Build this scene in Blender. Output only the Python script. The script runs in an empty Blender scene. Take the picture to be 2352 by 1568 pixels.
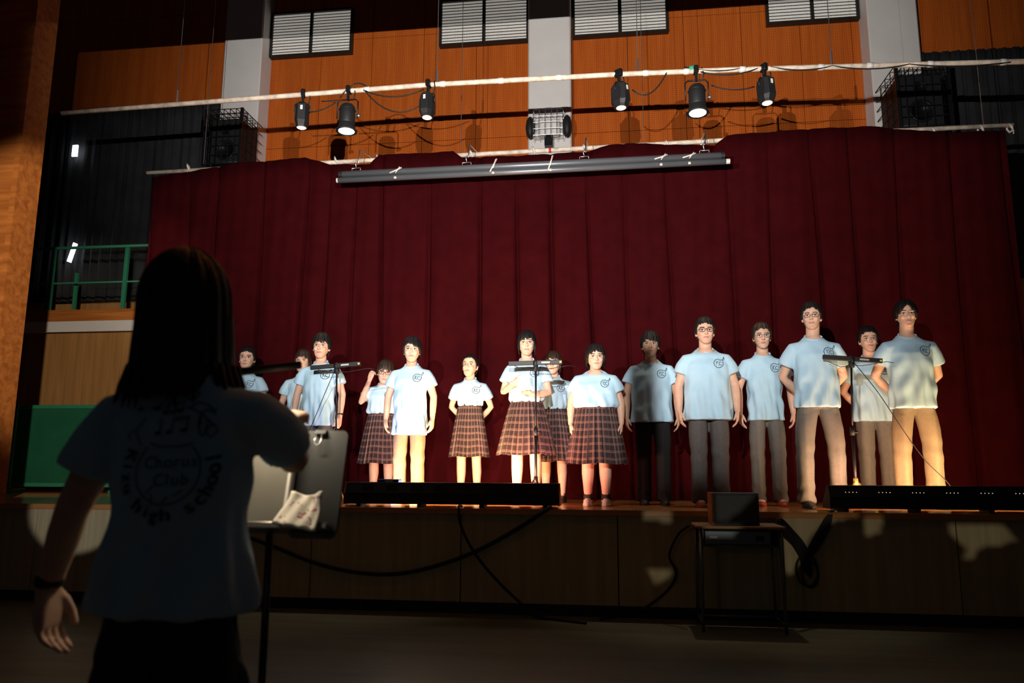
import bpy, math, random
import numpy as np
from mathutils import Vector, Matrix, noise
from mathutils.bvhtree import BVHTree

random.seed(7); RNG = np.random.RandomState(7)
scn = bpy.context.scene
COL = scn.collection
R = math.radians

# ------------------------------------------------------------------ camera
def set_camera():
    yaw, pitch, roll = R(7.3), R(9.45), R(0.25)
    fw = Vector((-math.sin(yaw)*math.cos(pitch), math.cos(yaw)*math.cos(pitch), math.sin(pitch)))
    rt = Vector((math.cos(yaw), math.sin(yaw), 0)); up = rt.cross(fw)
    r2 = rt*math.cos(roll) + up*math.sin(roll); u2 = up*math.cos(roll) - rt*math.sin(roll)
    m = Matrix((r2, u2, -fw)).transposed().to_4x4()
    m.translation = Vector((0, 0, 1.17))
    cd = bpy.data.cameras.new('camera'); cd.sensor_width = 36; cd.lens = 1750/2352*36
    cd.dof.use_dof = True; cd.dof.focus_distance = 7.2; cd.dof.aperture_fstop = 2.8
    cd.clip_start = 0.05; cd.clip_end = 100
    co = bpy.data.objects.new('camera', cd); COL.objects.link(co); co.matrix_world = m
    scn.camera = co
set_camera()

# ------------------------------------------------------------------ world, exposure
w = bpy.data.worlds.new('hall_dark'); scn.world = w; w.use_nodes = True
w.node_tree.nodes['Background'].inputs[0].default_value = (0.55, 0.6, 0.7, 1)
w.node_tree.nodes['Background'].inputs[1].default_value = 0.012
vs = scn.view_settings
vs.view_transform = 'Standard'; vs.look = 'None'; vs.exposure = 0; vs.gamma = 1; vs.use_curve_mapping = False

# ------------------------------------------------------------------ main lights (two front-of-house spots hung above the audience)
def look_matrix(loc, target):
    d = (Vector(target)-Vector(loc)).normalized()
    return Matrix.Translation(loc) @ d.to_track_quat('-Z', 'Y').to_matrix().to_4x4()
def spot(name, loc, target, energy, color, half, blend=0.5, rad=0.03):
    l = bpy.data.lights.new(name, 'SPOT'); l.energy = energy; l.color = color
    l.spot_size = R(2*half); l.spot_blend = blend; l.shadow_soft_size = rad
    o = bpy.data.objects.new(name, l); COL.objects.link(o); o.matrix_world = look_matrix(loc, target)
    return o
FOH = [((-1.45, 1.0, 2.65), (-1.75, 7.5, 4.7), 1500, (1.0, 0.95, 0.90), 35),
       ((-0.20, 1.0, 2.65), (-0.12, 7.5, 4.55), 1600, (1.0, 0.95, 0.90), 36)]
for loc, tg, e, c, hf in FOH:
    spot('front_spot_light', loc, tg, e, c, hf, 0.6, 0.006)
spot('side_spot_light', (-2.4, 2.2, 4.2), (-7.2, 9.5, 2.3), 1100, (1.0, 0.84, 0.66), 16, 0.5, 0.03)
# lamps added for the stage front's light patches; an unseen plate shapes the first
STRAY = (0.35, -2.6, 1.75)
spot('stray_spot_light', STRAY, (0.9, 6.4, 0.6), 330, (1, .92, .72), 17, 0.2, 0.0012)
spot('stray_spot_light', (1.25, -2.6, 1.75), (-4.72, 6.42, 0.80), 1300, (.9, .95, 1), 2.2, 0.3, 0.02)

# ------------------------------------------------------------------ materials
MATS = {}
def mat(name, col, rough=0.6, metal=0.0, noise_amt=0.0, noise_scale=8.0, bump=0.0, bump_scale=60.0, emit=None, estr=0.0, spec=0.4, stretch=(1,1,1), sheen=0.0, sss=0.0):
    if name in MATS: return MATS[name]
    m = bpy.data.materials.new(name); m.use_nodes = True; MATS[name] = m
    nt = m.node_tree; b = nt.nodes['Principled BSDF']
    b.inputs['Base Color'].default_value = (*col, 1); b.inputs['Roughness'].default_value = rough
    b.inputs['Metallic'].default_value = metal; b.inputs['Specular IOR Level'].default_value = spec
    if sheen: b.inputs['Sheen Weight'].default_value = sheen
    if sss:
        b.inputs['Subsurface Weight'].default_value = sss; b.inputs['Subsurface Radius'].default_value = (0.02, 0.008, 0.004)
        b.inputs['Subsurface Scale'].default_value = 0.3
    if noise_amt or bump:
        tc = nt.nodes.new('ShaderNodeTexCoord'); mp = nt.nodes.new('ShaderNodeMapping')
        mp.inputs['Scale'].default_value = stretch
        nt.links.new(tc.outputs['Object'], mp.inputs['Vector'])
    if noise_amt:
        n = nt.nodes.new('ShaderNodeTexNoise'); n.inputs['Scale'].default_value = noise_scale; n.inputs['Detail'].default_value = 5
        nt.links.new(mp.outputs[0], n.inputs['Vector'])
        rp = nt.nodes.new('ShaderNodeValToRGB')
        lo = [max(0, c*(1-noise_amt)) for c in col]; hi = [min(1, c*(1+noise_amt)) for c in col]
        rp.color_ramp.elements[0].color = (*lo, 1); rp.color_ramp.elements[1].color = (*hi, 1)
        rp.color_ramp.elements[0].position = 0.3; rp.color_ramp.elements[1].position = 0.7
        nt.links.new(n.outputs['Fac'], rp.inputs[0]); nt.links.new(rp.outputs[0], b.inputs['Base Color'])
    if bump:
        n2 = nt.nodes.new('ShaderNodeTexNoise'); n2.inputs['Scale'].default_value = bump_scale; n2.inputs['Detail'].default_value = 3
        nt.links.new(mp.outputs[0], n2.inputs['Vector'])
        bp = nt.nodes.new('ShaderNodeBump'); bp.inputs['Strength'].default_value = bump; bp.inputs['Distance'].default_value = 0.01
        nt.links.new(n2.outputs['Fac'], bp.inputs['Height']); nt.links.new(bp.outputs[0], b.inputs['Normal'])
    if emit:
        b.inputs['Emission Color'].default_value = (*emit, 1); b.inputs['Emission Strength'].default_value = estr
    return m

def math_node(nt, op, a, b=None, c=None):
    n = nt.nodes.new('ShaderNodeMath'); n.operation = op
    for i, v in enumerate((a, b, c)):
        if v is None: continue
        if isinstance(v, (int, float)): n.inputs[i].default_value = v
        else: nt.links.new(v, n.inputs[i])
    return n.outputs[0]
def mix_col(nt, fac, a, b):
    n = nt.nodes.new('ShaderNodeMix'); n.data_type = 'RGBA'
    nt.links.new(fac, n.inputs[0])
    for sock, v in ((n.inputs[6], a), (n.inputs[7], b)):
        if isinstance(v, tuple): sock.default_value = (*v, 1)
        else: nt.links.new(v, sock)
    return n.outputs[2]

def wood_mat(name, c1, c2, rough=0.5, vertical=True, scale=3.0, dots=False, spec=0.3):
    m = bpy.data.materials.new(name); m.use_nodes = True; MATS[name] = m
    nt = m.node_tree; b = nt.nodes['Principled BSDF']; b.inputs['Roughness'].default_value = rough; b.inputs['Specular IOR Level'].default_value = spec
    tc = nt.nodes.new('ShaderNodeTexCoord'); mp = nt.nodes.new('ShaderNodeMapping')
    mp.inputs['Scale'].default_value = (6, 6, 0.35) if vertical else (0.35, 6, 6)
    nt.links.new(tc.outputs['Object'], mp.inputs['Vector'])
    geo = nt.nodes.new('ShaderNodeObjectInfo')
    add = nt.nodes.new('ShaderNodeVectorMath'); add.operation = 'ADD'
    nt.links.new(mp.outputs[0], add.inputs[0]); nt.links.new(geo.outputs['Location'], add.inputs[1])
    n = nt.nodes.new('ShaderNodeTexNoise'); n.inputs['Scale'].default_value = scale; n.inputs['Detail'].default_value = 6; n.inputs['Distortion'].default_value = 0.6
    nt.links.new(add.outputs[0], n.inputs['Vector'])
    rp = nt.nodes.new('ShaderNodeValToRGB')
    rp.color_ramp.elements[0].color = (*c1, 1); rp.color_ramp.elements[1].color = (*c2, 1)
    rp.color_ramp.elements[0].position = 0.3; rp.color_ramp.elements[1].position = 0.72
    nt.links.new(n.outputs['Fac'], rp.inputs[0])
    out = rp.outputs[0]
    if dots:   # rows of small acoustic holes drilled through the board
        sp = nt.nodes.new('ShaderNodeSeparateXYZ'); nt.links.new(tc.outputs['Object'], sp.inputs[0])
        d = []
        for ax in (0, 2):
            f = math_node(nt, 'FRACT', math_node(nt, 'MULTIPLY', sp.outputs[ax], 1/0.032))
            d.append(math_node(nt, 'POWER', math_node(nt, 'SUBTRACT', f, 0.5), 2.0))
        hole = math_node(nt, 'LESS_THAN', math_node(nt, 'ADD', d[0], d[1]), 0.035)
        out = mix_col(nt, hole, out, tuple(c*0.5 for c in c1))
    nt.links.new(out, b.inputs['Base Color'])
    return m

# ------------------------------------------------------------------ mesh building
class MB:
    def __init__(s): s.v = []; s.f = []; s.m = []
    def add(s, vs, fs, mi=0):
        o = len(s.v); s.v += [tuple(v) for v in vs]; s.f += [tuple(i+o for i in f) for f in fs]; s.m += [mi]*len(fs); return s
    def box(s, x0, x1, y0, y1, z0, z1, mi=0, bev=0.0):
        if bev <= 0:
            v = [(x, y, z) for z in (z0, z1) for y in (y0, y1) for x in (x0, x1)]
            return s.add(v, [(0,2,3,1),(4,5,7,6),(0,1,5,4),(1,3,7,5),(3,2,6,7),(2,0,4,6)], mi)
        b = min(bev, (x1-x0)/2.01, (y1-y0)/2.01, (z1-z0)/2.01)
        def ring(d, z): return [(x0+d,y0+b,z),(x0+b,y0+d,z),(x1-b,y0+d,z),(x1-d,y0+b,z),(x1-d,y1-b,z),(x1-b,y1-d,z),(x0+b,y1-d,z),(x0+d,y1-b,z)]
        rs = [ring(b*0.9, z0), ring(0, z0+b), ring(0, z1-b), ring(b*0.9, z1)]
        v = sum(rs, []); f = [tuple(range(7, -1, -1)), tuple(range(24, 32))]
        for k in range(3):
            for i in range(8): f.append((k*8+i, k*8+(i+1) % 8, k*8+8+(i+1) % 8, k*8+8+i))
        return s.add(v, f, mi)
    def loft(s, rings, mi=0, cap=True):
        n = len(rings[0]); v = [p for r in rings for p in r]; f = []
        for k in range(len(rings)-1):
            for i in range(n): f.append((k*n+i, k*n+(i+1) % n, (k+1)*n+(i+1) % n, (k+1)*n+i))
        if cap: f.append(tuple(range(n-1, -1, -1))); f.append(tuple(range((len(rings)-1)*n, len(rings)*n)))
        return s.add(v, f, mi)
    def tube(s, pts, r, n=10, mi=0, flat=1.0, upv=None):
        pts = [Vector(p) for p in pts]; rad = r if isinstance(r, (list, tuple)) else [r]*len(pts)
        rings = []; prev = None
        for i, p in enumerate(pts):
            t = (pts[min(i+1, len(pts)-1)]-pts[max(i-1, 0)]).normalized()
            if prev is None:
                a = Vector(upv) if upv else (Vector((0, 0, 1)) if abs(t.z) < 0.9 else Vector((0, 1, 0)))
                nrm = (a - t*a.dot(t)).normalized()
            else: nrm = (prev - t*prev.dot(t)).normalized()
            prev = nrm; bn = t.cross(nrm); rr = rad[i]
            ra, rb = (rr if isinstance(rr, tuple) else (rr, rr*flat))
            rings.append([p + nrm*ra*math.cos(2*math.pi*k/n) + bn*rb*math.sin(2*math.pi*k/n) for k in range(n)])
        return s.loft(rings, mi)
    def ellip(s, c, rx, ry, rz, nu=14, nv=9, mi=0):
        c = Vector(c); rings = []
        for j in range(nv+1):
            th = math.pi*(j+0.001)/(nv+0.002); rings.append([c+Vector((rx*math.sin(th)*math.cos(2*math.pi*i/nu), ry*math.sin(th)*math.sin(2*math.pi*i/nu), -rz*math.cos(th))) for i in range(nu)])
        return s.loft(rings, mi)
    def lathe(s, prof, c=(0,0,0), n=20, mi=0, axis='z'):
        rings = []
        for r, h in prof:
            ring = []
            for k in range(n):
                a = 2*math.pi*k/n; x, y = r*math.cos(a), r*math.sin(a)
                ring.append(Vector(c)+(Vector((x, y, h)) if axis == 'z' else Vector((x, -h, y))))
            rings.append(ring)
        return s.loft(rings, mi)
    def xform(s, M, start=0):
        s.v = s.v[:start]+[tuple(M @ Vector(p)) for p in s.v[start:]]; return s
    def build(s, name, mats, parent=None, smooth=False, loc=None):
        return mesh_obj(name, s.v, s.f, mats, parent, smooth, s.m, loc)

def mesh_obj(name, v, f, mats, parent=None, smooth=False, mi=None, loc=None):
    me = bpy.data.meshes.new(name)
    me.from_pydata([tuple(p) for p in v] if not isinstance(v, np.ndarray) else v.tolist(), [], f if not isinstance(f, np.ndarray) else f.tolist())
    if not isinstance(mats, (list, tuple)): mats = [mats]
    for m in mats: me.materials.append(m)
    if mi is not None and len(mats) > 1: me.polygons.foreach_set('material_index', np.asarray(mi, dtype=np.int32))
    if smooth: me.polygons.foreach_set('use_smooth', np.ones(len(me.polygons), dtype=bool))
    me.update()
    o = bpy.data.objects.new(name, me); COL.objects.link(o)
    if parent: o.parent = parent
    if loc: o.location = loc
    return o
def smooth_by_angle(o, ang=40):
    me = o.data
    me.polygons.foreach_set('use_smooth', np.ones(len(me.polygons), dtype=bool))
    try: me.set_sharp_from_angle(angle=R(ang))
    except Exception: pass
    return o
def tag(o, label=None, cat=None, group=None, kind=None):
    if label: o['label'] = label
    if cat: o['category'] = cat
    if group: o['group'] = group
    if kind: o['kind'] = kind
    return o
def empty(name, loc=(0,0,0), rz=0, label=None, cat=None, group=None, kind=None):
    o = bpy.data.objects.new(name, None); COL.objects.link(o); o.location = loc; o.rotation_euler = (0, 0, rz)
    return tag(o, label, cat, group, kind)
def share(src, name, parent, loc, rot=None, scale=None):
    o = bpy.data.objects.new(name, src.data); COL.objects.link(o); o.parent = parent; o.location = loc
    if rot: o.rotation_euler = rot
    if scale: o.scale = scale
    return o
def boxo(name, x0, x1, y0, y1, z0, z1, m, parent=None, bev=0.0):
    return MB().box(x0, x1, y0, y1, z0, z1, 0, bev).build(name, m, parent)

# voxel union of overlapping closed shapes, then relaxed: gives one continuous skin
def remesh(mb, voxel, smooth_it=4, lam=0.5):
    me = bpy.data.meshes.new('tmp'); me.from_pydata(mb.v, [], mb.f); me.update()
    o = bpy.data.objects.new('tmp', me); COL.objects.link(o)
    md = o.modifiers.new('r', 'REMESH'); md.mode = 'VOXEL'; md.voxel_size = voxel
    dg = bpy.context.evaluated_depsgraph_get(); ev = o.evaluated_get(dg); em = ev.to_mesh()
    n = len(em.vertices); v = np.empty(n*3); em.vertices.foreach_get('co', v); v = v.reshape(-1, 3)
    nl = len(em.loops); li = np.empty(nl, dtype=np.int32); em.loops.foreach_get('vertex_index', li); f = li.reshape(-1, 4).copy()
    ev.to_mesh_clear(); bpy.data.objects.remove(o); bpy.data.meshes.remove(me)
    v = relax(v, f, smooth_it, lam)
    return v, f
def relax(v, f, it, lam=0.5):
    e = np.concatenate([f[:, [0, 1]], f[:, [1, 2]], f[:, [2, 3]], f[:, [3, 0]]]); n = len(v)
    deg = np.maximum(np.bincount(e.ravel(), minlength=n), 1)[:, None]
    for k in range(it):
        s = np.stack([np.bincount(e[:, 0], v[e[:, 1], c], n)+np.bincount(e[:, 1], v[e[:, 0], c], n) for c in range(3)], 1)
        v = v + (s/deg - v)*(lam if k % 2 == 0 else -lam*0.85 if it > 6 else lam)
    return v
def normals(v, f):
    nn = np.cross(v[f[:, 2]]-v[f[:, 0]], v[f[:, 3]]-v[f[:, 1]]); out = np.zeros_like(v)
    for k in range(4):
        for c in range(3): out[:, c] += np.bincount(f[:, k], nn[:, c], len(v))
    return out/np.maximum(np.linalg.norm(out, axis=1, keepdims=True), 1e-9)
def superring(cx, cy, z, rx, ry, n=28, ex=2.4, tilt=0.0):
    pts = []
    for k in range(n):
        a = 2*math.pi*k/n; c, s = math.cos(a), math.sin(a)
        x = rx*math.copysign(abs(c)**(2/ex), c); y = ry*math.copysign(abs(s)**(2/ex), s)
        pts.append((cx+x, cy+y, z+tilt*y))
    return pts
# ------------------------------------------------------------------ setting
STZ = 0.84; SF = 6.4          # stage height and front edge
M_wall = wood_mat('wood_panel_orange', (0.46, 0.092, 0.012), (0.60, 0.138, 0.018), 0.6, True, 2.2, True, 0.12)
M_jamb = wood_mat('wood_jamb', (0.34, 0.10, 0.02), (0.62, 0.22, 0.05), 0.45, False, 2.5)
M_dado = wood_mat('wood_dado', (0.33, 0.16, 0.05), (0.48, 0.25, 0.085), 0.55, True, 2.0)
M_front = wood_mat('stage_front_ply', (0.40, 0.30, 0.16), (0.52, 0.41, 0.24), 0.6, True, 2.5)
M_stage = wood_mat('stage_floor_wood', (0.46, 0.19, 0.06), (0.60, 0.27, 0.09), 0.2, False, 2.0, False, 0.5)
M_floor = mat('hall_floor_sheet', (0.20, 0.19, 0.13), 0.35, 0, 0.2, 2.0, stretch=(0.3, 3, 1))
M_white = mat('white_paint', (0.74, 0.71, 0.68), 0.7, 0, 0.04, 3.0)
M_black = mat('black_paint', (0.012, 0.012, 0.013), 0.55)
M_blackm = mat('black_metal', (0.02, 0.02, 0.022), 0.4, 0.6)
M_gap = mat('dark_cavity', (0.01, 0.008, 0.006), 0.9)
M_green = mat('green_paint', (0.03, 0.22, 0.12), 0.45)
M_dgreen = mat('green_board', (0.012, 0.11, 0.055), 0.5, 0, 0.15, 3)
M_chrome = mat('steel', (0.55, 0.55, 0.57), 0.3, 0.9)
M_pipe = mat('tape_wrapped_pipe', (0.72, 0.60, 0.48), 0.7, 0, 0.3, 14.0, 0.3, 40)
M_curt = mat('maroon_velvet', (0.036, 0.0022, 0.0034), 0.85, 0, 0.15, 5.0, 0.15, 250, spec=0.03, sheen=0.0)
M_blackc = mat('black_window_drape', (0.022, 0.024, 0.026), 0.9, 0, 0.3, 3.0)

def st(o): o['kind'] = 'structure'; return o
st(boxo('floor', -9, 8, -3.5, 12, -0.1, 0, M_floor))
# stage: body, deck, front panels
st(boxo('floor_stage', -10.5, 8, SF-0.03, 11, STZ-0.045, STZ, M_stage))
wf = st(boxo('wall_stage_front', -10.5, 8, SF+0.03, SF+0.1, 0, STZ-0.045, M_gap))
PW = 1.29
pan = MB().box(-PW/2+0.004, PW/2-0.004, 0, 0.02, 0.09, STZ-0.046, 0, 0.002)
k = 0; src = None
for i in range(-5, 6):
    x = 0.695 + i*PW
    if src is None: src = pan.build('panel', M_front, wf, loc=(x, SF, 0))
    else: share(src, 'panel', wf, (x, SF, 0))
st(boxo('baseboard_stage', -10.5, 8, SF+0.01, SF+0.03, 0, 0.088, M_black))
# back wall with boards, pillars
WY = 11.0
wb = st(boxo('wall_back', -10.5, 8, WY+0.04, WY+0.2, 0, 10.5, M_gap))
def board_bay(x0, x1, zs, n):
    wd = (x1-x0)/n
    for (z0, z1) in zs:
        s = None
        for i in range(n):
            xc = x0+(i+0.5)*wd
            if s is None: s = MB().box(-wd/2+0.004, wd/2-0.004, 0, 0.035, z0+0.004, z1-0.004, 0, 0.003).build('panel', M_wall, wb, loc=(xc, WY, 0))
            else: share(s, 'panel', wb, (xc, WY, 0))
ZS = [(4.4, 6.22), (6.22, 8.04), (8.04, 9.9)]
board_bay(-5.42, -1.14, ZS, 5); board_bay(-0.49, 3.79, ZS, 5)
board_bay(-9.9, -6.06, [(6.95, 8.7), (8.7, 10.2)], 4); board_bay(4.48, 7.9, [(7.1, 8.8), (8.8, 10.2)], 4)
for i, (x0, x1) in enumerate(((-6.06, -5.42), (-1.137, -0.49), (3.79, 4.476))):
    p = MB().box(x0, x1, 10.65, WY+0.04, 0.84, 10.3, 0, 0.02).build('pillar_%d' % (i+1), M_white); st(p)
# dado below the window drapes at both ends
st(boxo('wall_back_dado_left', -10.5, -6.06, WY-0.02, WY+0.04, STZ, 3.95, M_dado))
st(boxo('wall_back_dado_right', 4.476, 8, WY-0.02, WY+0.04, STZ, 3.95, M_dado))
# louvred windows
M_blade = mat('frosted_glass_blade', (0.62, 0.60, 0.56), 0.35, 0, 0.25, 60, 0.0, 1, (0.85, 0.80, 0.72), 0.27)
M_frame = mat('dark_bronze_frame', (0.018, 0.014, 0.011), 0.5)
def window(i, x0, x1, z0, z1):
    wdw = st(MB().box(x0, x1, WY-0.045, WY-0.002, z0, z1).build('window_%d' % i, M_gap))
    fr = MB(); t = 0.035
    fr.box(x0-t, x1+t, WY-0.10, WY-0.002, z1, z1+t); fr.box(x0-t, x1+t, WY-0.10, WY-0.002, z0-t, z0)
    fr.box(x0-t, x0, WY-0.10, WY-0.002, z0, z1); fr.box(x1, x1+t, WY-0.10, WY-0.002, z0, z1)
    fr.build('window_frame', M_frame, wdw)
    xm = (x0+x1)/2; boxo('mullion', xm-0.022, xm+0.022, WY-0.10, WY-0.046, z0, z1, M_frame, wdw)
    n = 14; p = (z1-z0)/n; wd = (xm-0.022-x0)/2-0.006
    s = None
    for xc in ((x0+xm-0.022)/2, (xm+0.022+x1)/2):
        for k in range(n):
            loc = (xc, WY-0.07, z0+(k+0.5)*p)
            if s is None:
                s = MB().box(-wd, wd, -0.004, 0.004, -p*0.40, p*0.40).build('louvre_blade', M_blade, wdw, loc=loc); s.rotation_euler = (R(-22), 0, 0)
            else: share(s, 'louvre_blade', wdw, loc, (R(-22), 0, 0))
for i, (a, b) in enumerate(((-5.38, -4.06), (-2.55, -1.19), (-0.44, 0.96), (2.48, 3.74))):
    window(i+1, a, b, 7.80, 8.52)
# window drapes at the two ends of the back wall (dark)
def pleated(name, x0, x1, y, z0, z1, amp, pitch, m, parent=None, seed=1, top=None, n_per=8, th=0.0, zrows=14):
    rg = np.random.RandomState(seed); nx = int((x1-x0)/pitch*n_per); xs = np.linspace(x0, x1, nx)
    ph = np.cumsum(rg.uniform(0.75, 1.3, nx))*2*math.pi/n_per
    lay = [rg.uniform(0.4, 1.0, nx//n_per+3), rg.uniform(-0.3, 0.3, nx//n_per+3)]
    a0 = np.interp(np.arange(nx)/n_per, np.arange(len(lay[0])), lay[0])
    rows = np.linspace(0, 1, zrows); v = []
    dr = np.interp(np.arange(nx)/n_per, np.arange(len(lay[1])), lay[1])
    for t in rows:
        for i in range(nx):
            zt = z1 if top is None else float(top(xs[i]))
            s = math.sin(ph[i]); s = math.copysign(abs(s)**0.6, s)
            yy = y + amp*a0[i]*s*(0.45+0.55*t) + 0.25*amp*math.sin(ph[i]*2.3+t*2)
            v.append((xs[i]+dr[i]*0.10*t, yy, zt+(z0-zt)*t))
    f = [(r*nx+i, r*nx+i+1, (r+1)*nx+i+1, (r+1)*nx+i) for r in range(zrows-1) for i in range(nx-1)]
    o = mesh_obj(name, v, f, m, parent, True)
    sd = o.modifiers.new('cloth_thickness', 'SOLIDIFY'); sd.thickness = 0.006
    return o
tag(pleated('window_drape', -10.3, -6.08, 10.85, 3.75, 6.98, 0.05, 0.16, M_blackc, seed=3), 'black window drape hanging above the gallery with the green railing', 'curtain')
tag(pleated('window_drape', 4.49, 8, 10.85, 3.75, 7.12, 0.05, 0.16, M_blackc, seed=4), 'black window drape beside the caged loudspeaker, past the maroon curtain end', 'curtain')
# daylight slits in the drapes
M_slit = mat('daylight_gap', (0.8, 0.85, 0.9), 0.5, emit=(0.85, 0.92, 1.0), estr=6.0)
wl = st(MB().box(-8.62, -8.53, 10.74, 10.76, 6.15, 6.34).build('window_5', M_slit))
wl2 = st(MB().tube([(-8.44, 10.7, 4.36), (-8.36, 10.7, 4.66)], 0.05, 8, flat=0.3).build('window_6', M_slit))
# gallery at the wing
GY = 10.0
st(boxo('floor_gallery', -10.5, -6.07, GY, WY-0.03, 3.09, 3.38, M_dado))
st(boxo('trim_1', -10.5, -6.07, GY-0.03, GY-0.002, 3.25, 3.42, M_jamb))
st(boxo('trim_2', -10.5, -6.07, GY-0.05, GY-0.002, 3.09, 3.245, M_white))
wg = st(boxo('wall_gallery', -10.5, -5.45, GY+0.06, GY+0.16, STZ, 3.09, M_gap))
s = None
for i in range(5):
    loc = (-10.0+i*1.0, GY+0.02, 0)
    if s is None: s = MB().box(-0.497, 0.497, 0, 0.035, STZ, 3.088, 0, 0.003).build('panel', M_dado, wg, loc=loc)
    else: share(s, 'panel', wg, loc)
rl = empty('gallery_railing', (-8.3, GY+0.05, 3.42), label='green metal railing along the edge of the wing gallery', cat='railing')
MB().tube([(-2.2, 0, 0.96), (2.1, 0, 0.96)], 0.024, 8).build('top_rail', M_green, rl, True)
MB().tube([(-2.2, 0, 0.42), (2.1, 0, 0.42)], 0.014, 8).build('middle_rail', M_green, rl, True)
ps = None
for x in (-1.55, 0.12, 1.30, 1.9):
    if ps is None: ps = MB().box(-0.028, 0.028, -0.02, 0.02, 0, 0.96).build('post', M_green, rl, loc=(x, 0, 0))
    else: share(ps, 'post', rl, (x, 0, 0))
share(ps, 'post', rl, (0.45, 0.1, 0), scale=(0.8, 1, 0.62))
# proscenium jamb and header
st(MB().box(-6.6, -5.82, 6.5, 6.75, STZ, 9.0, 0, 0.01).build('wall_proscenium', M_jamb))
st(boxo('trim_3', -5.817, -5.76, 6.48, 6.78, STZ, 9.0, M_jamb))
st(boxo('wall_hall_left', -12, -6.55, 5.9, 6.2, 0, 9.0, M_black))
st(boxo('trim_4', -11, 8, 4.45, 4.75, 4.71, 6.4, M_jamb))

# ------------------------------------------------------------------ maroon curtain, its pipe, projector screen roll
TX = [-5.67,-5.10,-4.47,-3.96,-3.63,-3.30,-2.81,-2.70,-2.32,-1.79,-1.69,-0.96,-0.20,0.05,0.25,1.23,1.38,1.81,2.28,2.93,3.43,3.84,4.40]
TZ = [4.73,4.79,4.87,4.88,4.90,4.79,4.77,4.89,4.88,4.885,4.80,4.79,4.80,4.87,4.88,4.80,4.92,4.93,4.945,4.94,4.86,4.82,4.82]
def stage_curtain():
    rg = np.random.RandomState(5); x0, x1, yb = -5.62, 4.32, 8.42; nx = 860; xs = np.linspace(x0, x1, nx); e = [x0]
    while e[-1] < x1: e.append(e[-1]+rg.choice([0.30, 0.40, 0.48, 0.55, 0.62])+rg.uniform(-.05, .05))
    e = np.array(e); dep = rg.uniform(.35, 1.0, len(e)); ln = rg.uniform(-.07, .07, len(e)); wid = rg.uniform(.016, .03, len(e)); sub = rg.uniform(0, 6.28, len(e))
    rows = 18; v = []
    for t in np.linspace(0, 1, rows):
        ee = e+ln*t+.03*np.sin(t*3+sub); k = np.clip(np.searchsorted(ee, xs)-1, 0, len(e)-2); q = (xs-ee[k])/(ee[k+1]-ee[k])
        yy = yb-.045*np.sin(math.pi*np.clip(q, 0, 1))*(.4+.6*t)-.012*np.sin(q*9+sub[k])*t
        for j in range(len(e)): yy = yy+dep[j]*(.012+.09*min(1, t*2.2))*np.exp(-((xs-ee[j])/wid[j])**2)
        yy = yy+.004*np.sin(xs*37+t*4)
        zt = np.interp(xs, TX, TZ); zz = zt+(STZ+.01-zt)*t
        v += list(zip(xs.tolist(), yy.tolist(), zz.tolist()))
    f = [(r*nx+i, r*nx+i+1, (r+1)*nx+i+1, (r+1)*nx+i) for r in range(rows-1) for i in range(nx-1)]
    o = mesh_obj('stage_curtain', v, f, M_curt, None, True); sd = o.modifiers.new('cloth_thickness', 'SOLIDIFY'); sd.thickness = 0.005
    return o
cur = stage_curtain()
tag(cur, 'wide maroon velvet stage curtain in pleats behind the choir', 'curtain')
cp = empty('curtain_pipe', (0, 8.50, 4.88), label='pale taped pipe that carries the maroon curtain', cat='pipe')
MB().tube([(-5.75, 0, -0.045), (-3, 0, -0.02), (0, 0, 0.005), (2.5, 0, 0.03), (4.45, 0, 0.035)], 0.027, 10).build('pipe', M_pipe, cp, True)
M_cordw = mat('white_cord', (0.75, 0.70, 0.64), 0.7)
for i, x in enumerate((-5.2, -3.28, -2.75, -1.6, -0.85, -0.25, 0.7, 1.1, 3.6, 4.1, 4.4)):
    b = MB().tube([(x, -0.03, 0.035), (x+0.015, -0.045, 0.0), (x+0.03, -0.03, -0.04), (x+0.02, 0.02, -0.04), (x, 0.03, 0.0), (x-0.01, 0, 0.036)], 0.012, 6)
    b.tube([(x, -0.035, 0.0), (x+0.03, -0.045, -0.05), (x+0.02, -0.05, -0.09)], 0.006, 5); b.build('tie', M_cordw, cp, True)
MB().tube([(-0.66, 0, 0.0), (-0.63, 0, 0.0)], 0.031, 10).build('tape', mat('red_tape', (0.6, 0.04, 0.03), 0.6), cp, True)
for x in (-5.0, -1.72, 0.45, 4.15):
    MB().tube([(x, 0, 0.04), (x, 0, 4.2)], 0.004, 5).build('hanging_wire', M_chrome, cp)
M_roll = mat('grey_roll', (0.20, 0.21, 0.23), 0.35, 0.5)
ro = empty('screen_roll', (-0.88, 8.02, 4.47), label='long grey projection screen rolled up and hung in front of the curtain', cat='screen')
rt_ = ro; ro.rotation_euler = (0, R(-0.25), 0)
MB().tube([(-2.15, 0, 0.035), (2.15, 0, 0.035)], 0.038, 14).build('roller', M_roll, ro, True)
MB().tube([(-2.16, -0.02, -0.042), (2.16, -0.02, -0.042)], 0.034, 14).build('bottom_bar', M_roll, ro, True)
for x in (-2.16, 2.12):
    MB().tube([(x, 0, 0.035), (x+0.04, 0, 0.035)], 0.043, 14).build('end_cap', M_black, ro)
    MB().tube([(x-0.02 if x < 0 else x+0.05, -0.02, -0.042), (x+0.02 if x < 0 else x+0.09, -0.02, -0.042)], 0.028, 12).build('end_plug', M_cordw, ro)
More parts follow.
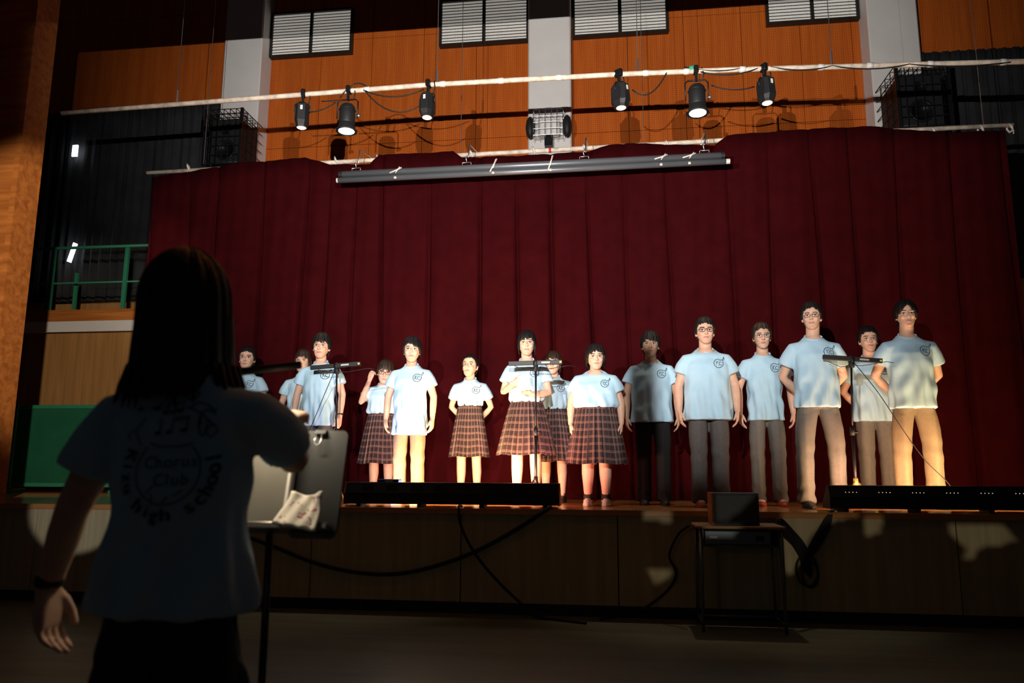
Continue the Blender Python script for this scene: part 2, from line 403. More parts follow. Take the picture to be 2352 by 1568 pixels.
for x in (-1.96, -0.67, 0.65, 1.95):
    h = MB().tube([(x-0.05, 0, 0.075), (x-0.05, 0, 0.105), (x+0.05, 0, 0.105), (x+0.05, 0, 0.075)], 0.006, 6)
    h.tube([(x, 0, 0.105), (x-0.012, 0, 0.17), (x, 0, 0.2), (x+0.015, 0.01, 0.17), (x+0.02, 0.04, 0.34), (x+0.03, 0.34, 0.40), (x+0.03, 0.48, 0.43)], 0.007, 6); h.build('hook', M_chrome, ro, True)
for x, a in ((-1.48, 0.2), (-0.36, 1.0), (0.28, 1.2), (1.48, 0.1), (1.78, 0.1)):
    c, s_ = math.cos(a), math.sin(a)
    t = MB().tube([(x-0.07*c, -0.05, 0.02-0.07*s_), (x, -0.055, 0.03), (x+0.07*c, -0.05, 0.05+0.07*s_)], 0.009, 6)
    t.tube([(x, -0.055, 0.0), (x+0.05*c, -0.06, 0.06+0.05*s_)], 0.006, 6); t.box(x-0.014, x+0.014, -0.07, -0.05, -0.07, -0.045); t.build('tie', M_cordw, ro, True)

# ------------------------------------------------------------------ lighting pipe with six spotlights
LY = 7.2
BX = [(-5.95, 5.02), (-3.4, 5.065), (-1.8, 5.095), (0.15, 5.085), (1.3, 5.06), (3.9, 4.97), (6.0, 4.90)]
def bz(x): return float(np.interp(x, [p[0] for p in BX], [p[1] for p in BX]))
lp = empty('lighting_pipe', (0, LY, 0), label='long pale pipe crossing above the stage that carries six spotlights', cat='pipe')
MB().tube([(x, 0, z) for x, z in BX], 0.026, 10).build('pipe', M_pipe, lp, True)
M_tape = mat('white_tape', (0.8, 0.76, 0.72), 0.6); M_tapeg = mat('green_tape', (0.02, 0.35, 0.18), 0.6)
for x in (-2.47, -1.66, -1.05, -0.45, 0.42, 0.82, 1.36, 2.1, 2.55, 3.1, 3.75):
    MB().tube([(x-0.028, 0, bz(x-0.028)), (x+0.028, 0, bz(x+0.028))], 0.031, 10).build('tape', M_tape, lp, True)
MB().tube([(0.845, -0.01, bz(0.8)+0.02), (0.895, -0.01, bz(0.8)+0.035)], 0.026, 8).build('tape', M_tapeg, lp, True)
for x in (-1.72, 0.34, 2.2, -4.6):
    b = MB().tube([(x, 0, bz(x)), (x, 0, 9.0)], 0.004, 5); b.tube([(x, 0, bz(x)+0.02), (x, 0, bz(x)+0.16)], 0.011, 6); b.build('hanging_wire', M_chrome, lp)
def sag(x0, x1, z0, z1, d, y=-0.02, n=10): return [(x0+(x1-x0)*t, y, z0+(z1-z0)*t-d*4*t*(1-t)) for t in np.linspace(0, 1, n)]
for a in ((-2.95, -2.75, 4.97, 4.97, 0.0), (-2.5, -1.85, 5.07, 5.04, 0.08), (-2.5, -1.8, 5.08, 4.93, 0.2), (-2.75, -2.45, 5.0, 5.09, -0.1), (0.28, 0.62, 4.9, 5.06, 0.13), (0.8, 1.4, 5.11, 5.07, 0.04), (0.95, 1.5, 5.05, 5.05, 0.05),
          (1.62, 2.2, 5.06, 5.03, 0.04), (2.2, 2.9, 5.03, 5.0, 0.04), (2.9, 3.8, 5.0, 4.96, 0.03), (1.05, 1.46, 4.9, 4.86, 0.04), (-3.1, -2.8, 4.86, 4.95, 0.03)):
    MB().tube(sag(*a), 0.007, 5).build('cable', M_black, lp, True)
M_lens = mat('lit_lens', (1, 0.95, 0.85), 0.2, emit=(1.0, 0.88, 0.66), estr=9.0)
M_lens2 = mat('lit_lens_dim', (1, 0.9, 0.8), 0.2, emit=(1.0, 0.78, 0.48), estr=4.0)
def spotlight(x, kind, label, rz=0.0, tilt=8):
    z = bz(x); t = empty('spotlight', (x, LY-0.03, z), rz, label, 'spotlight', 'spotlights on the stage pipe')
    c = MB().box(-0.022, 0.022, -0.03, 0.055, -0.035, 0.04, 0, 0.008); c.box(-0.012, 0.012, -0.01, 0.02, -0.12, -0.03); c.build('clamp', M_blackm, t)
    MB().tube([(0.06, 0.02, 0.03), (0.075, 0.0, -0.05), (0.06, 0, -0.12)], 0.006, 6).build('safety_wire', M_black, t, True)
    if kind == 'big':
        yk = MB().tube([(-0.11, 0, -0.32), (-0.11, 0, -0.14), (-0.085, 0, -0.115), (0.085, 0, -0.115), (0.11, 0, -0.14), (0.11, 0, -0.32)], 0.008, 6); yk.build('yoke', M_blackm, t, True)
        b = MB().lathe([(0.02, 0.0), (0.06, -0.005), (0.078, -0.03), (0.082, -0.1), (0.084, -0.2), (0.078, -0.215), (0.09, -0.25), (0.094, -0.29), (0.09, -0.295)], n=24)
        b.lathe([(0.087, -0.06), (0.089, -0.063), (0.087, -0.066)], n=24)
        b.xform(Matrix.Translation((0, 0, -0.17)) @ Matrix.Rotation(R(-tilt), 4, 'X')); smooth_by_angle(b.build('body', M_black, t))
        b = MB().lathe([(0.082, -0.2965), (0.05, -0.3), (0.001, -0.302)], n=24); b.xform(Matrix.Translation((0, 0, -0.17)) @ Matrix.Rotation(R(-tilt), 4, 'X')); b.build('lens', M_lens, t, True)
        b = MB()
        for k in range(8):
            a0, a1 = k*math.pi/4, (k+1)*math.pi/4
            b.add([(0.09*math.cos(a), 0.09*math.sin(a), -0.288) for a in (a0, a1)]+[(0.118*math.cos(a), 0.118*math.sin(a), -0.297) for a in (a1, a0)]+[(0.09*math.cos(a), 0.09*math.sin(a), -0.284) for a in (a0, a1)]+[(0.118*math.cos(a), 0.118*math.sin(a), -0.293) for a in (a1, a0)],
                  [(0,1,2,3),(7,6,5,4),(0,4,5,1),(2,6,7,3)])
        b.xform(Matrix.Translation((0, 0, -0.17)) @ Matrix.Rotation(R(-tilt), 4, 'X')); b.build('colour_frame', M_black, t)
        MB().tube([(0.1, 0, -0.3), (0.14, -0.01, -0.3)], 0.016, 8).build('tilt_knob', M_chrome, t, True)
        le, half = (0, -0.06, -0.50), 22
    else:
        MB().tube([(-0.075, 0, -0.22), (-0.075, 0, -0.14), (-0.06, 0, -0.12), (0.06, 0, -0.12), (0.075, 0, -0.14), (0.075, 0, -0.22)], 0.007, 6).build('yoke', M_blackm, t, True)
        b = MB()
        oc = lambda w, d, zz: [(w*a_, d*b_, zz) for a_, b_ in ((1, .5), (.55, 1), (-.55, 1), (-1, .5), (-1, -.5), (-.55, -1), (.55, -1), (1, -.5))]
        b.loft([oc(0.045, 0.06, 0.01), oc(0.066, 0.085, -0.02), oc(0.07, 0.09, -0.19), oc(0.058, 0.07, -0.23), oc(0.055, 0.066, -0.25)])
        b.box(-0.072, -0.06, -0.05, 0.05, -0.16, -0.06)
        b.xform(Matrix.Translation((0, 0, -0.13)) @ Matrix.Rotation(R(-tilt), 4, 'X')); b.build('body', M_black, t)
        b = MB().lathe([(0.048, -0.252), (0.03, -0.262), (0.001, -0.266)], n=18); b.xform(Matrix.Translation((0, 0, -0.13)) @ Matrix.Rotation(R(-tilt), 4, 'X')); b.build('lens', M_lens2, t, True)
        b = MB().box(-0.012, 0.012, -0.093, -0.089, -0.085, -0.04); b.xform(Matrix.Translation((0, 0, -0.13)) @ Matrix.Rotation(R(-tilt), 4, 'X')); b.build('label_plate', M_tape, t)
        le, half = (0, -0.05, -0.42), 16
    l = bpy.data.lights.new('spot_beam', 'SPOT'); l.energy = 55 if kind == 'big' else 14; l.color = (1, 0.86, 0.66); l.spot_size = R(2*half); l.spot_blend = 0.6; l.shadow_soft_size = 0.04
    o = bpy.data.objects.new('spot_beam', l); COL.objects.link(o); o.parent = t; o.location = le; o.rotation_euler = (R(-tilt), 0, 0)
    return t
spotlight(-3.155, 'box', 'small black box spotlight farthest along the pipe towards the gallery', 0.3, -4)
spotlight(-2.66, 'big', 'large black drum spotlight, the one between two small box spotlights', 0.0, 1)
spotlight(-1.805, 'box', 'small black box spotlight just before the white central pillar', -0.15, 2)
spotlight(0.155, 'box', 'small narrow black box spotlight just past the white central pillar', 0.9, 3)
spotlight(0.905, 'big', 'large black drum spotlight with octagonal colour frame and cable loop', 0.0, 3)
spotlight(1.56, 'box', 'small black box spotlight nearest the pillar with the tall speaker cage', 0.5, 3)

# ------------------------------------------------------------------ caged loudspeakers on the pillars
def cage(parent, x0, x1, y0, y1, z0, z1, n, m, r=0.006):
    def bars(pts, name): MB().tube(pts, r, 5).build(name, m, parent)
    nx, ny, nz = n
    for i in range(nx+1):
        x = x0+(x1-x0)*i/nx
        bars([(x, y1, z1), (x, y0, z1), (x, y0, z0), (x, y1, z0)], 'cage_wire')
    for k in range(nz+1):
        z = z0+(z1-z0)*k/nz
        bars([(x0, y1, z), (x0, y0, z), (x1, y0, z), (x1, y1, z)], 'cage_wire')
    for j in range(1, ny):
        y = y0+(y1-y0)*j/ny
        bars([(x0, y, z0), (x0, y, z1), (x1, y, z1), (x1, y, z0), (x0, y, z0)], 'cage_wire')
def speaker(x0, x1, y0, y1, z0, z1, label, white=False, n=(6, 4, 6), frame=True):
    t = empty('caged_loudspeaker', ((x0+x1)/2, 10.64, z0), label=label, cat='loudspeaker')
    X0, X1, Y0, Y1, Z1 = x0-(x0+x1)/2, x1-(x0+x1)/2, y0-10.64, y1-10.64, z1-z0
    cage(t, X0, X1, Y0, Y1, 0, Z1, n, M_chrome if white else M_blackm, 0.005 if white else 0.007)
    d = 0.05
    mb = M_white if white else M_black
    smooth_by_angle(MB().box(X0+d, X1-d, Y0+0.1, Y1-0.02, d, Z1-d-0.05, 0, 0.02).build('cabinet', mb, t))
    if white:
        for s_ in (-1, 1): MB().ellip((s_*0.27, Y1-0.12, Z1*0.45), 0.07, 0.10, 0.17).build('horn', M_black, t, True)
        MB().box(-0.06, 0.06, Y1-0.15, Y1, -0.12, d).build('bracket', M_blackm, t)
    else:
        for zz, r in ((Z1*0.3, 0.16), (Z1*0.68, 0.09)):
            MB().lathe([(r, 0), (r*0.95, 0.015), (r*0.8, 0.0), (r*0.35, -0.03), (0.01, -0.02)], ((X0+X1)/2, Y0+0.095, zz), 22, axis='y').build('driver', M_blackm, t, True)
        MB().box(X0-0.01, X0+0.03, Y0-0.01, Y0+0.03, -0.02, Z1+0.01).build('corner_post', M_blackm, t)
        MB().box(X1-0.03, X1+0.01, Y0-0.01, Y0+0.03, -0.02, Z1+0.01).build('corner_post', M_blackm, t)
        MB().box(-0.1, 0.1, Y1-0.01, 0.0, Z1*0.4, Z1*0.55).build('bracket', M_blackm, t)
speaker(-5.88, -5.30, 9.95, 10.6, 5.55, 6.40, 'black loudspeaker in a wire cage on the pillar beside the gallery')
speaker(-1.03, -0.60, 10.35, 10.6, 5.93, 6.32, 'white floodlight box in a small wire guard on the central pillar', True, (5, 2, 4))
speaker(3.80, 4.45, 9.85, 10.6, 5.55, 6.42, 'black loudspeaker in a wire cage on the pillar past the last spotlight')
# ------------------------------------------------------------------ footlights on the stage edge
M_vent = mat('vent_light_leak', (0.9, 0.8, 0.6), 0.5, emit=(1.0, 0.86, 0.6), estr=0.7)
GEL = {'amber': (1.0, 0.64, 0.30), 'red': (1.0, 0.16, 0.10), 'pink': (1.0, 0.42, 0.36), 'blue': (0.10, 0.2, 1.0)}
M_gel = {k: mat('gel_'+k, c, 0.3, emit=c, estr=1.5) for k, c in GEL.items()}
def footlight(x0, x1, label, gels, power, vents):
    L = x1-x0; t = empty('footlight', ((x0+x1)/2, 6.60, STZ), label=label, cat='footlight', group='footlight boxes on the stage edge')
    prof = [(-0.11, 0.025), (-0.11, 0.115), (-0.075, 0.205), (-0.045, 0.208), (-0.045, 0.198), (-0.066, 0.195), (-0.085, 0.11), (-0.085, 0.05), (0.12, 0.045), (0.12, 0.025)]
    b = MB().loft([[(xx, y, z) for y, z in prof] for xx in (-L/2, L/2)]); b.build('housing', M_black, t)
    for sx in (-1, 1):
        xx = sx*L/2; pr = [(-0.11, 0.02), (-0.11, 0.115), (-0.075, 0.207), (-0.03, 0.207), (0.125, 0.06), (0.125, 0.02)]
        MB().loft([[(xx-0.006, y, z) for y, z in pr], [(xx+0.006, y, z) for y, z in pr]]).build('end_plate', M_black if vents else M_jamb, t)
    for fx in np.linspace(-L/2+0.12, L/2-0.12, 4): MB().box(fx-0.02, fx+0.02, -0.08, 0.09, 0, 0.026).build('foot', M_black, t)
    MB().box(-L/2+0.02, L/2-0.02, -0.116, -0.108, 0.108, 0.118).build('edge_strip', M_blackm, t)
    n = len(gels); pw = L/n
    for i, g in enumerate(gels):
        xc = -L/2+(i+0.5)*pw
        b = MB().box(xc-pw/2+0.012, xc+pw/2-0.012, -0.004, 0.004, -0.055, 0.055); b.xform(Matrix.Translation((0, -0.06, 0.118)) @ Matrix.Rotation(R(-18), 4, 'X')); b.build('lamp_glass', M_gel[g], t)
        l = bpy.data.lights.new('footlight_lamp', 'AREA'); l.shape = 'RECTANGLE'; l.size = pw*0.85; l.size_y = 0.09; l.energy = power*(0.45 if g in ('red', 'blue') else 1.0)*pw
        l.color = GEL[g]; l.spread = R(150)
        o = bpy.data.objects.new('footlight_lamp', l); COL.objects.link(o); o.parent = t; o.location = (xc, -0.045, 0.128)
        o.rotation_euler = (R(118), 0, 0)
    if vents:
        for g in range(7):
            for k in range(4):
                xc = -L/2+0.12+g*(L-0.2)/6.6+k*0.028
                MB().box(xc-0.003, xc+0.003, -0.0965, -0.0925, 0.150, 0.156).build('vent_hole', M_vent, t)
    else:
        for g in range(8):
            for k in range(3):
                b = MB().box(-0.05, 0.05, -0.002, 0.002, -0.003, 0.003); b.xform(Matrix.Translation((-L/2+0.2+g*(L-0.35)/7, -0.0985+k*0.0075, 0.146+k*0.018)) @ Matrix.Rotation(R(-21), 4, 'X')); b.build('vent_slot', M_blackm, t)
    return t
footlight(-2.29, -0.43, 'black footlight box with slanted vented back below the skirted singers', ['blue', 'amber', 'amber', 'amber', 'amber', 'amber', 'amber', 'pink', 'red'], 66, False)
footlight(1.745, 3.62, 'black footlight box with a row of glowing vent holes below the tallest singers', ['amber', 'pink', 'amber', 'amber', 'amber', 'amber', 'amber', 'amber', 'amber'], 28, True)
tag(MB().box(-2.02, -1.83, 6.55, 6.66, STZ+0.207, STZ+0.232, 0, 0.004).build('blue_case', mat('blue_plastic', (0.02, 0.05, 0.35), 0.4)), 'small flat blue case lying on top of the footlight box', 'case')
boxl = MB().box(-1.95, -1.88, 6.548, 6.5495, STZ+0.212, STZ+0.224); lb = boxl.build('case_label', M_tape, bpy.data.objects['blue_case'])

# ------------------------------------------------------------------ microphone stands on the stage
M_yel = mat('yellow_tag', (0.75, 0.65, 0.05), 0.5); M_grey = mat('grey_label', (0.45, 0.45, 0.42), 0.5)
def mic_stand(x, y, label, rz=0, tilt=0.0, lean=0.0, legc=None, barlen=0.245, la=-55):
    t = empty('microphone_stand', (x, y, STZ), rz, label, 'microphone stand', 'microphone stands in front of the choir')
    zt = 1.255
    MB().tube([(0, 0, 0.10), (0, 0, 0.66)], 0.013, 8).build('lower_pole', M_blackm, t, True)
    MB().tube([(0, 0, 0.64), (lean, 0, zt)], 0.0085, 8).build('upper_pole', M_blackm, t, True)
    MB().tube([(0, 0, 0.62), (0, 0, 0.69)], 0.02, 10).build('clutch', M_black, t, True)
    MB().tube([(0, 0, 0.645), (0.045, -0.01, 0.65)], 0.01, 6).build('clutch_knob', M_black, t, True)
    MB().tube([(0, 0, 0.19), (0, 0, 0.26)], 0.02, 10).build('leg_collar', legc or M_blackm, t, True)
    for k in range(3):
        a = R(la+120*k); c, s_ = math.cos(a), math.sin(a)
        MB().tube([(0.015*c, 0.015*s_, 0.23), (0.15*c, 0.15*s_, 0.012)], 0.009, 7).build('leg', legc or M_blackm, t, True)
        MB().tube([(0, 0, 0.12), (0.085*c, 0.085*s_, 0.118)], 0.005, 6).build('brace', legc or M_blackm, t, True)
    hd = MB().ellip((lean, -0.0, zt+0.02), 0.028, 0.03, 0.036); hd.box(lean-0.02, lean+0.02, -0.02, 0.02, zt-0.05, zt+0.005); hd.build('swivel_head', M_black, t, True)
    ca, sa = math.cos(tilt), math.sin(tilt)
    def bx(a, b, h, d, name, m, yo=0):
        q = MB().box(a, b, -d+yo, d+yo, -h, h, 0, 0.004); q.xform(Matrix.Translation((lean, -0.035, zt+0.02)) @ Matrix.Rotation(-tilt, 4, 'Y')); return q.build(name, m, t)
    bx(-barlen, -0.015, 0.02, 0.016, 'microphone', M_black); bx(0.015, barlen, 0.02, 0.016, 'microphone', M_black)
    bx(0.055, 0.135, 0.009, 0.002, 'label_plate', M_grey, -0.0145); bx(barlen-0.028, barlen-0.002, 0.011, 0.0165, 'end_band', M_yel)
    MB().tube([(lean-0.2, -0.03, zt+0.0), (lean-0.1, -0.02, zt-0.045), (lean+0.02, 0.01, zt-0.03), (lean+0.09, 0.01, zt-0.035), (lean+0.3, 0.02, zt+0.0), (lean+0.36, 0.03, zt-0.01)], 0.003, 5).build('microphone_cable', M_black, t, True)
    return t
M_leg_lit = mat('leg_lit_yellow', (0.55, 0.42, 0.12), 0.35, 0.6)  # yellow of the footlights put into the leg colour
mic_stand(-2.53, 6.88, 'microphone stand with horizontal bar in front of the boy with a wristwatch', 0.0, R(4), -0.02, M_leg_lit)
mic_stand(-0.66, 6.86, 'microphone stand with horizontal bar in front of the girl holding paper', 0.0, R(1), 0.0)
mic_stand(2.06, 6.875, 'microphone stand with horizontal bar before the three tallest boys, legs lit yellow', 0.0, R(-5), 0.03, M_leg_lit, la=-25)
def cable(name, pts, r, label, group=None, m=None):
    # smooth a polyline with Catmull-Rom
    P = [Vector(p) for p in pts]; P = [P[0]*2-P[1]]+P+[P[-1]*2-P[-2]]; out = []
    for i in range(1, len(P)-2):
        for t in np.linspace(0, 1, 8, endpoint=False):
            a, b, c, d = P[i-1], P[i], P[i+1], P[i+2]
            out.append(0.5*((2*b)+(c-a)*t+(2*a-5*b+4*c-d)*t*t+(3*b-a-3*c+d)*t**3))
    out.append(P[-2])
    return tag(MB().tube(out, r, 6).build(name, m or M_black, None, True), label, 'cable', group)
cable('microphone_cable', [(2.11, 6.87, 2.09), (2.30, 6.9, 1.83), (2.50, 6.94, 1.50), (2.66, 6.95, 1.25), (2.82, 6.95, 1.07), (2.95, 6.95, 0.86), (3.1, 6.95, STZ+0.006)], 0.004, 'thin cable slanting from the microphone stand across the tallest boy')
cable('microphone_cable', [(-2.56, 6.87, 2.09), (-2.66, 6.88, 1.85), (-2.78, 6.89, 1.55), (-2.9, 6.9, 1.3), (-2.98, 6.9, 1.1), (-3.0, 6.9, STZ+0.006)], 0.0035, 'thin cable slanting down across the light shirt of the boy with a wristwatch')
# cables over the stage front
YF = SF-0.02
cable('power_cable', [(-4.05, 6.47, STZ+0.016), (-3.95, SF-0.05, 0.85), (-3.8, YF, 0.78), (-3.3, YF, 0.64), (-2.85, YF, 0.50), (-2.5, YF, 0.38), (-2.15, YF, 0.31), (-1.8, YF, 0.30), (-1.45, YF, 0.37), (-1.1, YF, 0.50), (-0.8, YF, 0.66), (-0.52, SF-0.035, 0.84), (-0.5, 6.47, STZ+0.012)], 0.016, 'thick black cable drooping in a long arc across the stage front')
cable('power_cable', [(-1.25, 6.47, STZ+0.012), (-1.25, SF-0.06, 0.85), (-1.23, YF-.04, 0.7), (-1.12, YF-.05, 0.5), (-0.95, YF-.05, 0.3), (-0.75, YF-.05, 0.12), (-0.6, 6.28, 0.016), (-0.2, 6.1, 0.012)], 0.012, 'black cable dropping from the stage edge to the floor, crossing the long arc')
cable('power_cable', [(0.60, 6.2, 0.74), (0.52, 6.28, 0.66), (0.45, 6.30, 0.5), (0.50, 6.33, 0.36), (0.42, 6.34, 0.22), (0.2, 6.33, 0.07), (-0.1, 6.25, 0.012)], 0.011, 'black cable hanging from the school desk down to the floor')
cb = empty('cable_bundle', (1.74, 6.46, STZ), label='bundle of black cables drooping from the footlight to the school desk', cat='cable')
def catmull(pts, n=6):
    P = [Vector(p) for p in pts]; P = [P[0]*2-P[1]]+P+[P[-1]*2-P[-2]]; out = []
    for i in range(1, len(P)-2):
        a, b, c, d = P[i-1:i+3]
        out += [0.5*((2*b)+(c-a)*t+(2*a-5*b+4*c-d)*t*t+(3*b-a-3*c+d)*t**3) for t in np.linspace(0, 1, n, endpoint=False)]
    return out+[P[-2]]
for k in range(6):
    d = (k-2.5)*0.014
    MB().tube(catmull([(0.06, 0.02, 0.014), (-0.02+d*.3, -0.075, 0.012), (-0.09+d, -0.09, -0.12), (-0.18+d*1.3, -0.09-abs(d)*.3, -0.27+d*.5), (-0.24+d*.5, -0.09, -0.38), (-0.255+d, -0.095, -0.46-d), (-0.24+d, -0.10, -0.40), (-0.27+d*.6, -0.11, -0.29+d*1.2), (-0.34, -0.13, -0.19+d*1.6), (-0.42, -0.18, -0.11+d*1.6), (-0.47, -0.23, -0.085+d)]), 0.0065, 6).build('cable', M_black, cb, True)
for (lx, lz, ra, rb) in ((-0.24, -0.44, 0.08, 0.12), (-0.22, -0.47, 0.06, 0.10)):
    MB().tube([(lx+ra*math.cos(a), -0.10, lz+rb*math.sin(a)) for a in np.linspace(0, 2*math.pi, 20)], 0.008, 6).build('cable_loop', M_black, cb, True)

# ------------------------------------------------------------------ school desk with monitor speaker
dk = empty('school_desk', (0.945, 6.12, 0), label='small school desk with steel legs standing against the stage front', cat='desk')
M_top = wood_mat('desk_top', (0.30, 0.14, 0.06), (0.42, 0.22, 0.10), 0.4, False, 3)
MB().box(-0.32, 0.32, -0.2, 0.2, 0.735, 0.757, 0, 0.006).build('top', M_top, dk)
M_dkst = mat('dark_steel', (0.16, 0.17, 0.18), 0.35, 0.7)
tr = MB(); tr.box(-0.27, 0.27, -0.18, 0.18, 0.615, 0.622); tr.box(-0.275, -0.268, -0.18, 0.18, 0.615, 0.73); tr.box(0.268, 0.275, -0.18, 0.18, 0.615, 0.73); tr.box(-0.27, 0.27, 0.172, 0.18, 0.615, 0.73); tr.build('book_tray', M_dkst, dk)
for sx in (-1, 1):
    for sy in (-1, 1): MB().tube([(sx*0.285, sy*0.165, 0.735), (sx*0.292, sy*0.175, 0.0)], 0.012, 8).build('leg', M_dkst, dk, True)
    MB().tube([(sx*0.29, -0.175, 0.06), (sx*0.29, 0.175, 0.06)], 0.010, 8).build('side_bar', M_dkst, dk, True)
MB().tube([(-0.29, 0.16, 0.06), (0.29, 0.16, 0.06)], 0.010, 8).build('foot_bar', M_dkst, dk, True)
MB().tube([(-0.287, -0.168, 0.61), (0.287, -0.168, 0.61)], 0.008, 8).build('front_bar', M_dkst, dk, True)
dv = empty('amplifier', (0.92, 6.08, 0.6225), label='dark flat amplifier inside the tray of the school desk', cat='amplifier')
MB().box(-0.235, 0.235, -0.15, 0.15, 0.004, 0.098, 0, 0.004).build('case', mat('slate_metal', (0.16, 0.19, 0.23), 0.45, 0.4), dv)
MB().box(-0.20, -0.145, -0.1525, -0.1505, 0.045, 0.06).build('name_plate', M_tape, dv); MB().box(0.13, 0.19, -0.154, -0.1505, 0.03, 0.065).build('switch_panel', M_black, dv)
ms = empty('monitor_speaker', (0.925, 6.13, 0.7575), label='black box monitor speaker on top of the school desk', cat='loudspeaker')
M_spk = mat('speaker_vinyl', (0.055, 0.058, 0.06), 0.65, 0, 0.1, 30)
pr = [(-0.13, 0.0), (-0.12, 0.235), (0.13, 0.235), (0.15, 0.0)]
smooth_by_angle(MB().loft([[(xx, y, z) for y, z in pr] for xx in (-0.16, 0.16)]).build('cabinet', M_spk, ms))
MB().box(-0.172, -0.158, -0.12, 0.13, 0.0, 0.236).build('side_panel', M_jamb, ms); MB().box(0.158, 0.172, -0.12, 0.13, 0.0, 0.236).build('side_panel', M_spk, ms)
b = MB().box(-0.15, 0.15, -0.003, 0.003, 0.015, 0.222, 0, 0.003); b.xform(Matrix.Translation((0, -0.131, 0)) @ Matrix.Rotation(R(2.4), 4, 'X').inverted()); b.build('grille', M_spk, ms)

# ------------------------------------------------------------------ green board in the wing
gb = empty('green_board', (-6.75, 8.9, STZ), label='green framed rolling board standing in the wing below the gallery', cat='board')
MB().box(-0.75, 0.75, -0.02, 0.02, 0.12, 1.06).build('panel', M_dgreen, gb)
for a in ((-0.79, -0.74, 0.05, 1.1), (0.74, 0.79, 0.05, 1.1)): MB().box(a[0], a[1], -0.035, 0.035, a[2], a[3], 0, 0.008).build('frame_post', M_green, gb)
MB().box(-0.74, 0.74, -0.03, 0.03, 1.05, 1.1, 0, 0.008).build('top_rail', M_green, gb); MB().box(-0.74, 0.74, -0.03, 0.03, 0.08, 0.125).build('bottom_rail', M_green, gb)
for sx in (-0.765, 0.765): MB().box(sx-0.025, sx+0.025, -0.25, 0.25, 0.0, 0.05, 0, 0.008).build('foot', M_green, gb)

# ------------------------------------------------------------------ music stand with folders (beside the conductor)
sd = empty('music_stand', (-0.86, 2.02, 0), label='black music stand with a wide desk in front of the conductor', cat='music stand')
rot = Matrix.Translation((0, 0, 1.0)) @ Matrix.Rotation(R(-14), 4, 'X')
def sb(mb, name, m, par=sd): mb.xform(rot); return smooth_by_angle(mb.build(name, m, par))
sb(MB().box(-0.30, 0.13, 0.004, 0.010, 0.0, 0.20, 0, 0.004), 'desk_plate', M_blackm)
sb(MB().box(-0.30, 0.13, -0.075, 0.006, -0.006, 0.0), 'ledge', M_blackm)
sb(MB().box(-0.30, 0.13, -0.08, -0.072, -0.006, 0.012, 0, 0.003), 'ledge_lip', mat('worn_edge', (0.30, 0.27, 0.24), 0.35, 0.8))
MB().tube([(-0.08, 0.05, 1.05), (-0.08, 0.05, 0.35)], 0.011, 8).build('pole', M_blackm, sd, True)
MB().tube([(-0.08, 0.05, 0.5), (-0.08, 0.05, 0.2)], 0.015, 8).build('lower_pole', M_blackm, sd, True)
for k in range(3):
    a = R(30+120*k); MB().tube([(-0.08, 0.05, 0.33), (-0.08+0.27*math.cos(a), 0.05+0.27*math.sin(a), 0.012)], 0.009, 7).build('leg', M_blackm, sd, True)
M_fold = mat('folder_grey', (0.22, 0.20, 0.17), 0.42, 0, 0.08, 9); M_foldd = mat('folder_edge', (0.02, 0.02, 0.02), 0.5)
M_foldm = mat('folder_matte_dark', (0.105, 0.098, 0.085), 0.45, 0, 0.15, 7)
def rounded_board(x0, x1, z0, z1, r, y0, y1):
    pts = []
    for cx, cz, a0 in ((x1-r, z0+r, -90), (x1-r, z1-r, 0), (x0+r, z1-r, 90), (x0+r, z0+r, 180)):
        for k in range(6): a = R(a0+18*k); pts.append((cx+r*math.cos(a), cz+r*math.sin(a)))
    return MB().loft([[(x, y0, z) for x, z in pts], [(x, y1, z) for x, z in pts]])
fo = empty('score_folder', (-0.86, 2.02, 0), label='open dark score folder on the music stand lit by the stand lamp', cat='folder')
sb(rounded_board(-0.22, 0.0, 0.012, 0.275, 0.012, -0.055, -0.048).xform(Matrix.Rotation(R(8), 4, 'Z')), 'cover', M_fold, fo)
sb(MB().box(-0.004, 0.004, -0.06, -0.03, 0.012, 0.272), 'spine', M_tape, fo)
hb = empty('clipboard', (-0.86, 2.02, 0), label='dark rounded clipboard standing upright on the music stand', cat='clipboard')
sb(rounded_board(0.008, 0.135, -0.02, 0.272, 0.015, -0.022, -0.014), 'board', M_foldm, hb)
b = MB()
edge = rounded_board(0.006, 0.137, -0.022, 0.274, 0.016, -0.024, -0.020); sb(edge, 'rim', M_foldd, hb)
def clip(parent_loc, x, z, rz, label):
    t = empty('binder_clip', parent_loc, label=label, cat='binder clip', group='binder clips on the music stand')
    M2 = rot @ Matrix.Translation((x, -0.03, z)) @ Matrix.Rotation(rz, 4, 'Y') @ Matrix.Scale(0.72, 4)
    b = MB().add([(-0.022, -0.012, 0.0), (0.022, -0.012, 0.0), (0.022, 0.02, 0.0), (-0.022, 0.02, 0.0), (-0.022, 0.0, 0.018), (0.022, 0.0, 0.018), (0.022, 0.008, 0.018), (-0.022, 0.008, 0.018)], [(0,1,5,4),(2,3,7,6),(4,5,6,7),(0,4,7,3),(1,2,6,5),(3,2,1,0)])
    b.xform(M2); b.build('jaw', M_chrome if rz == 0 else M_black, t)
    for dz in ((-1, 1) if rz == 0 else (-1, 1)):
        pass
    h = MB().tube([(-0.010, -0.014, 0.0), (-0.013, -0.02, -0.03), (-0.009, -0.022, -0.045), (0.0, -0.023, -0.051), (0.009, -0.022, -0.045), (0.013, -0.02, -0.03), (0.010, -0.014, 0.0)], 0.0022, 6); h.xform(M2); h.build('handle', M_chrome, t, True)
clip((-0.86, 2.02, 0), 0.06, 0.262, 0, 'silver binder clip on the top edge of the clipboard')
clip((-0.86, 2.02, 0), -0.012, 0.155, R(90), 'black binder clip with silver handle on the spine of the score folder')
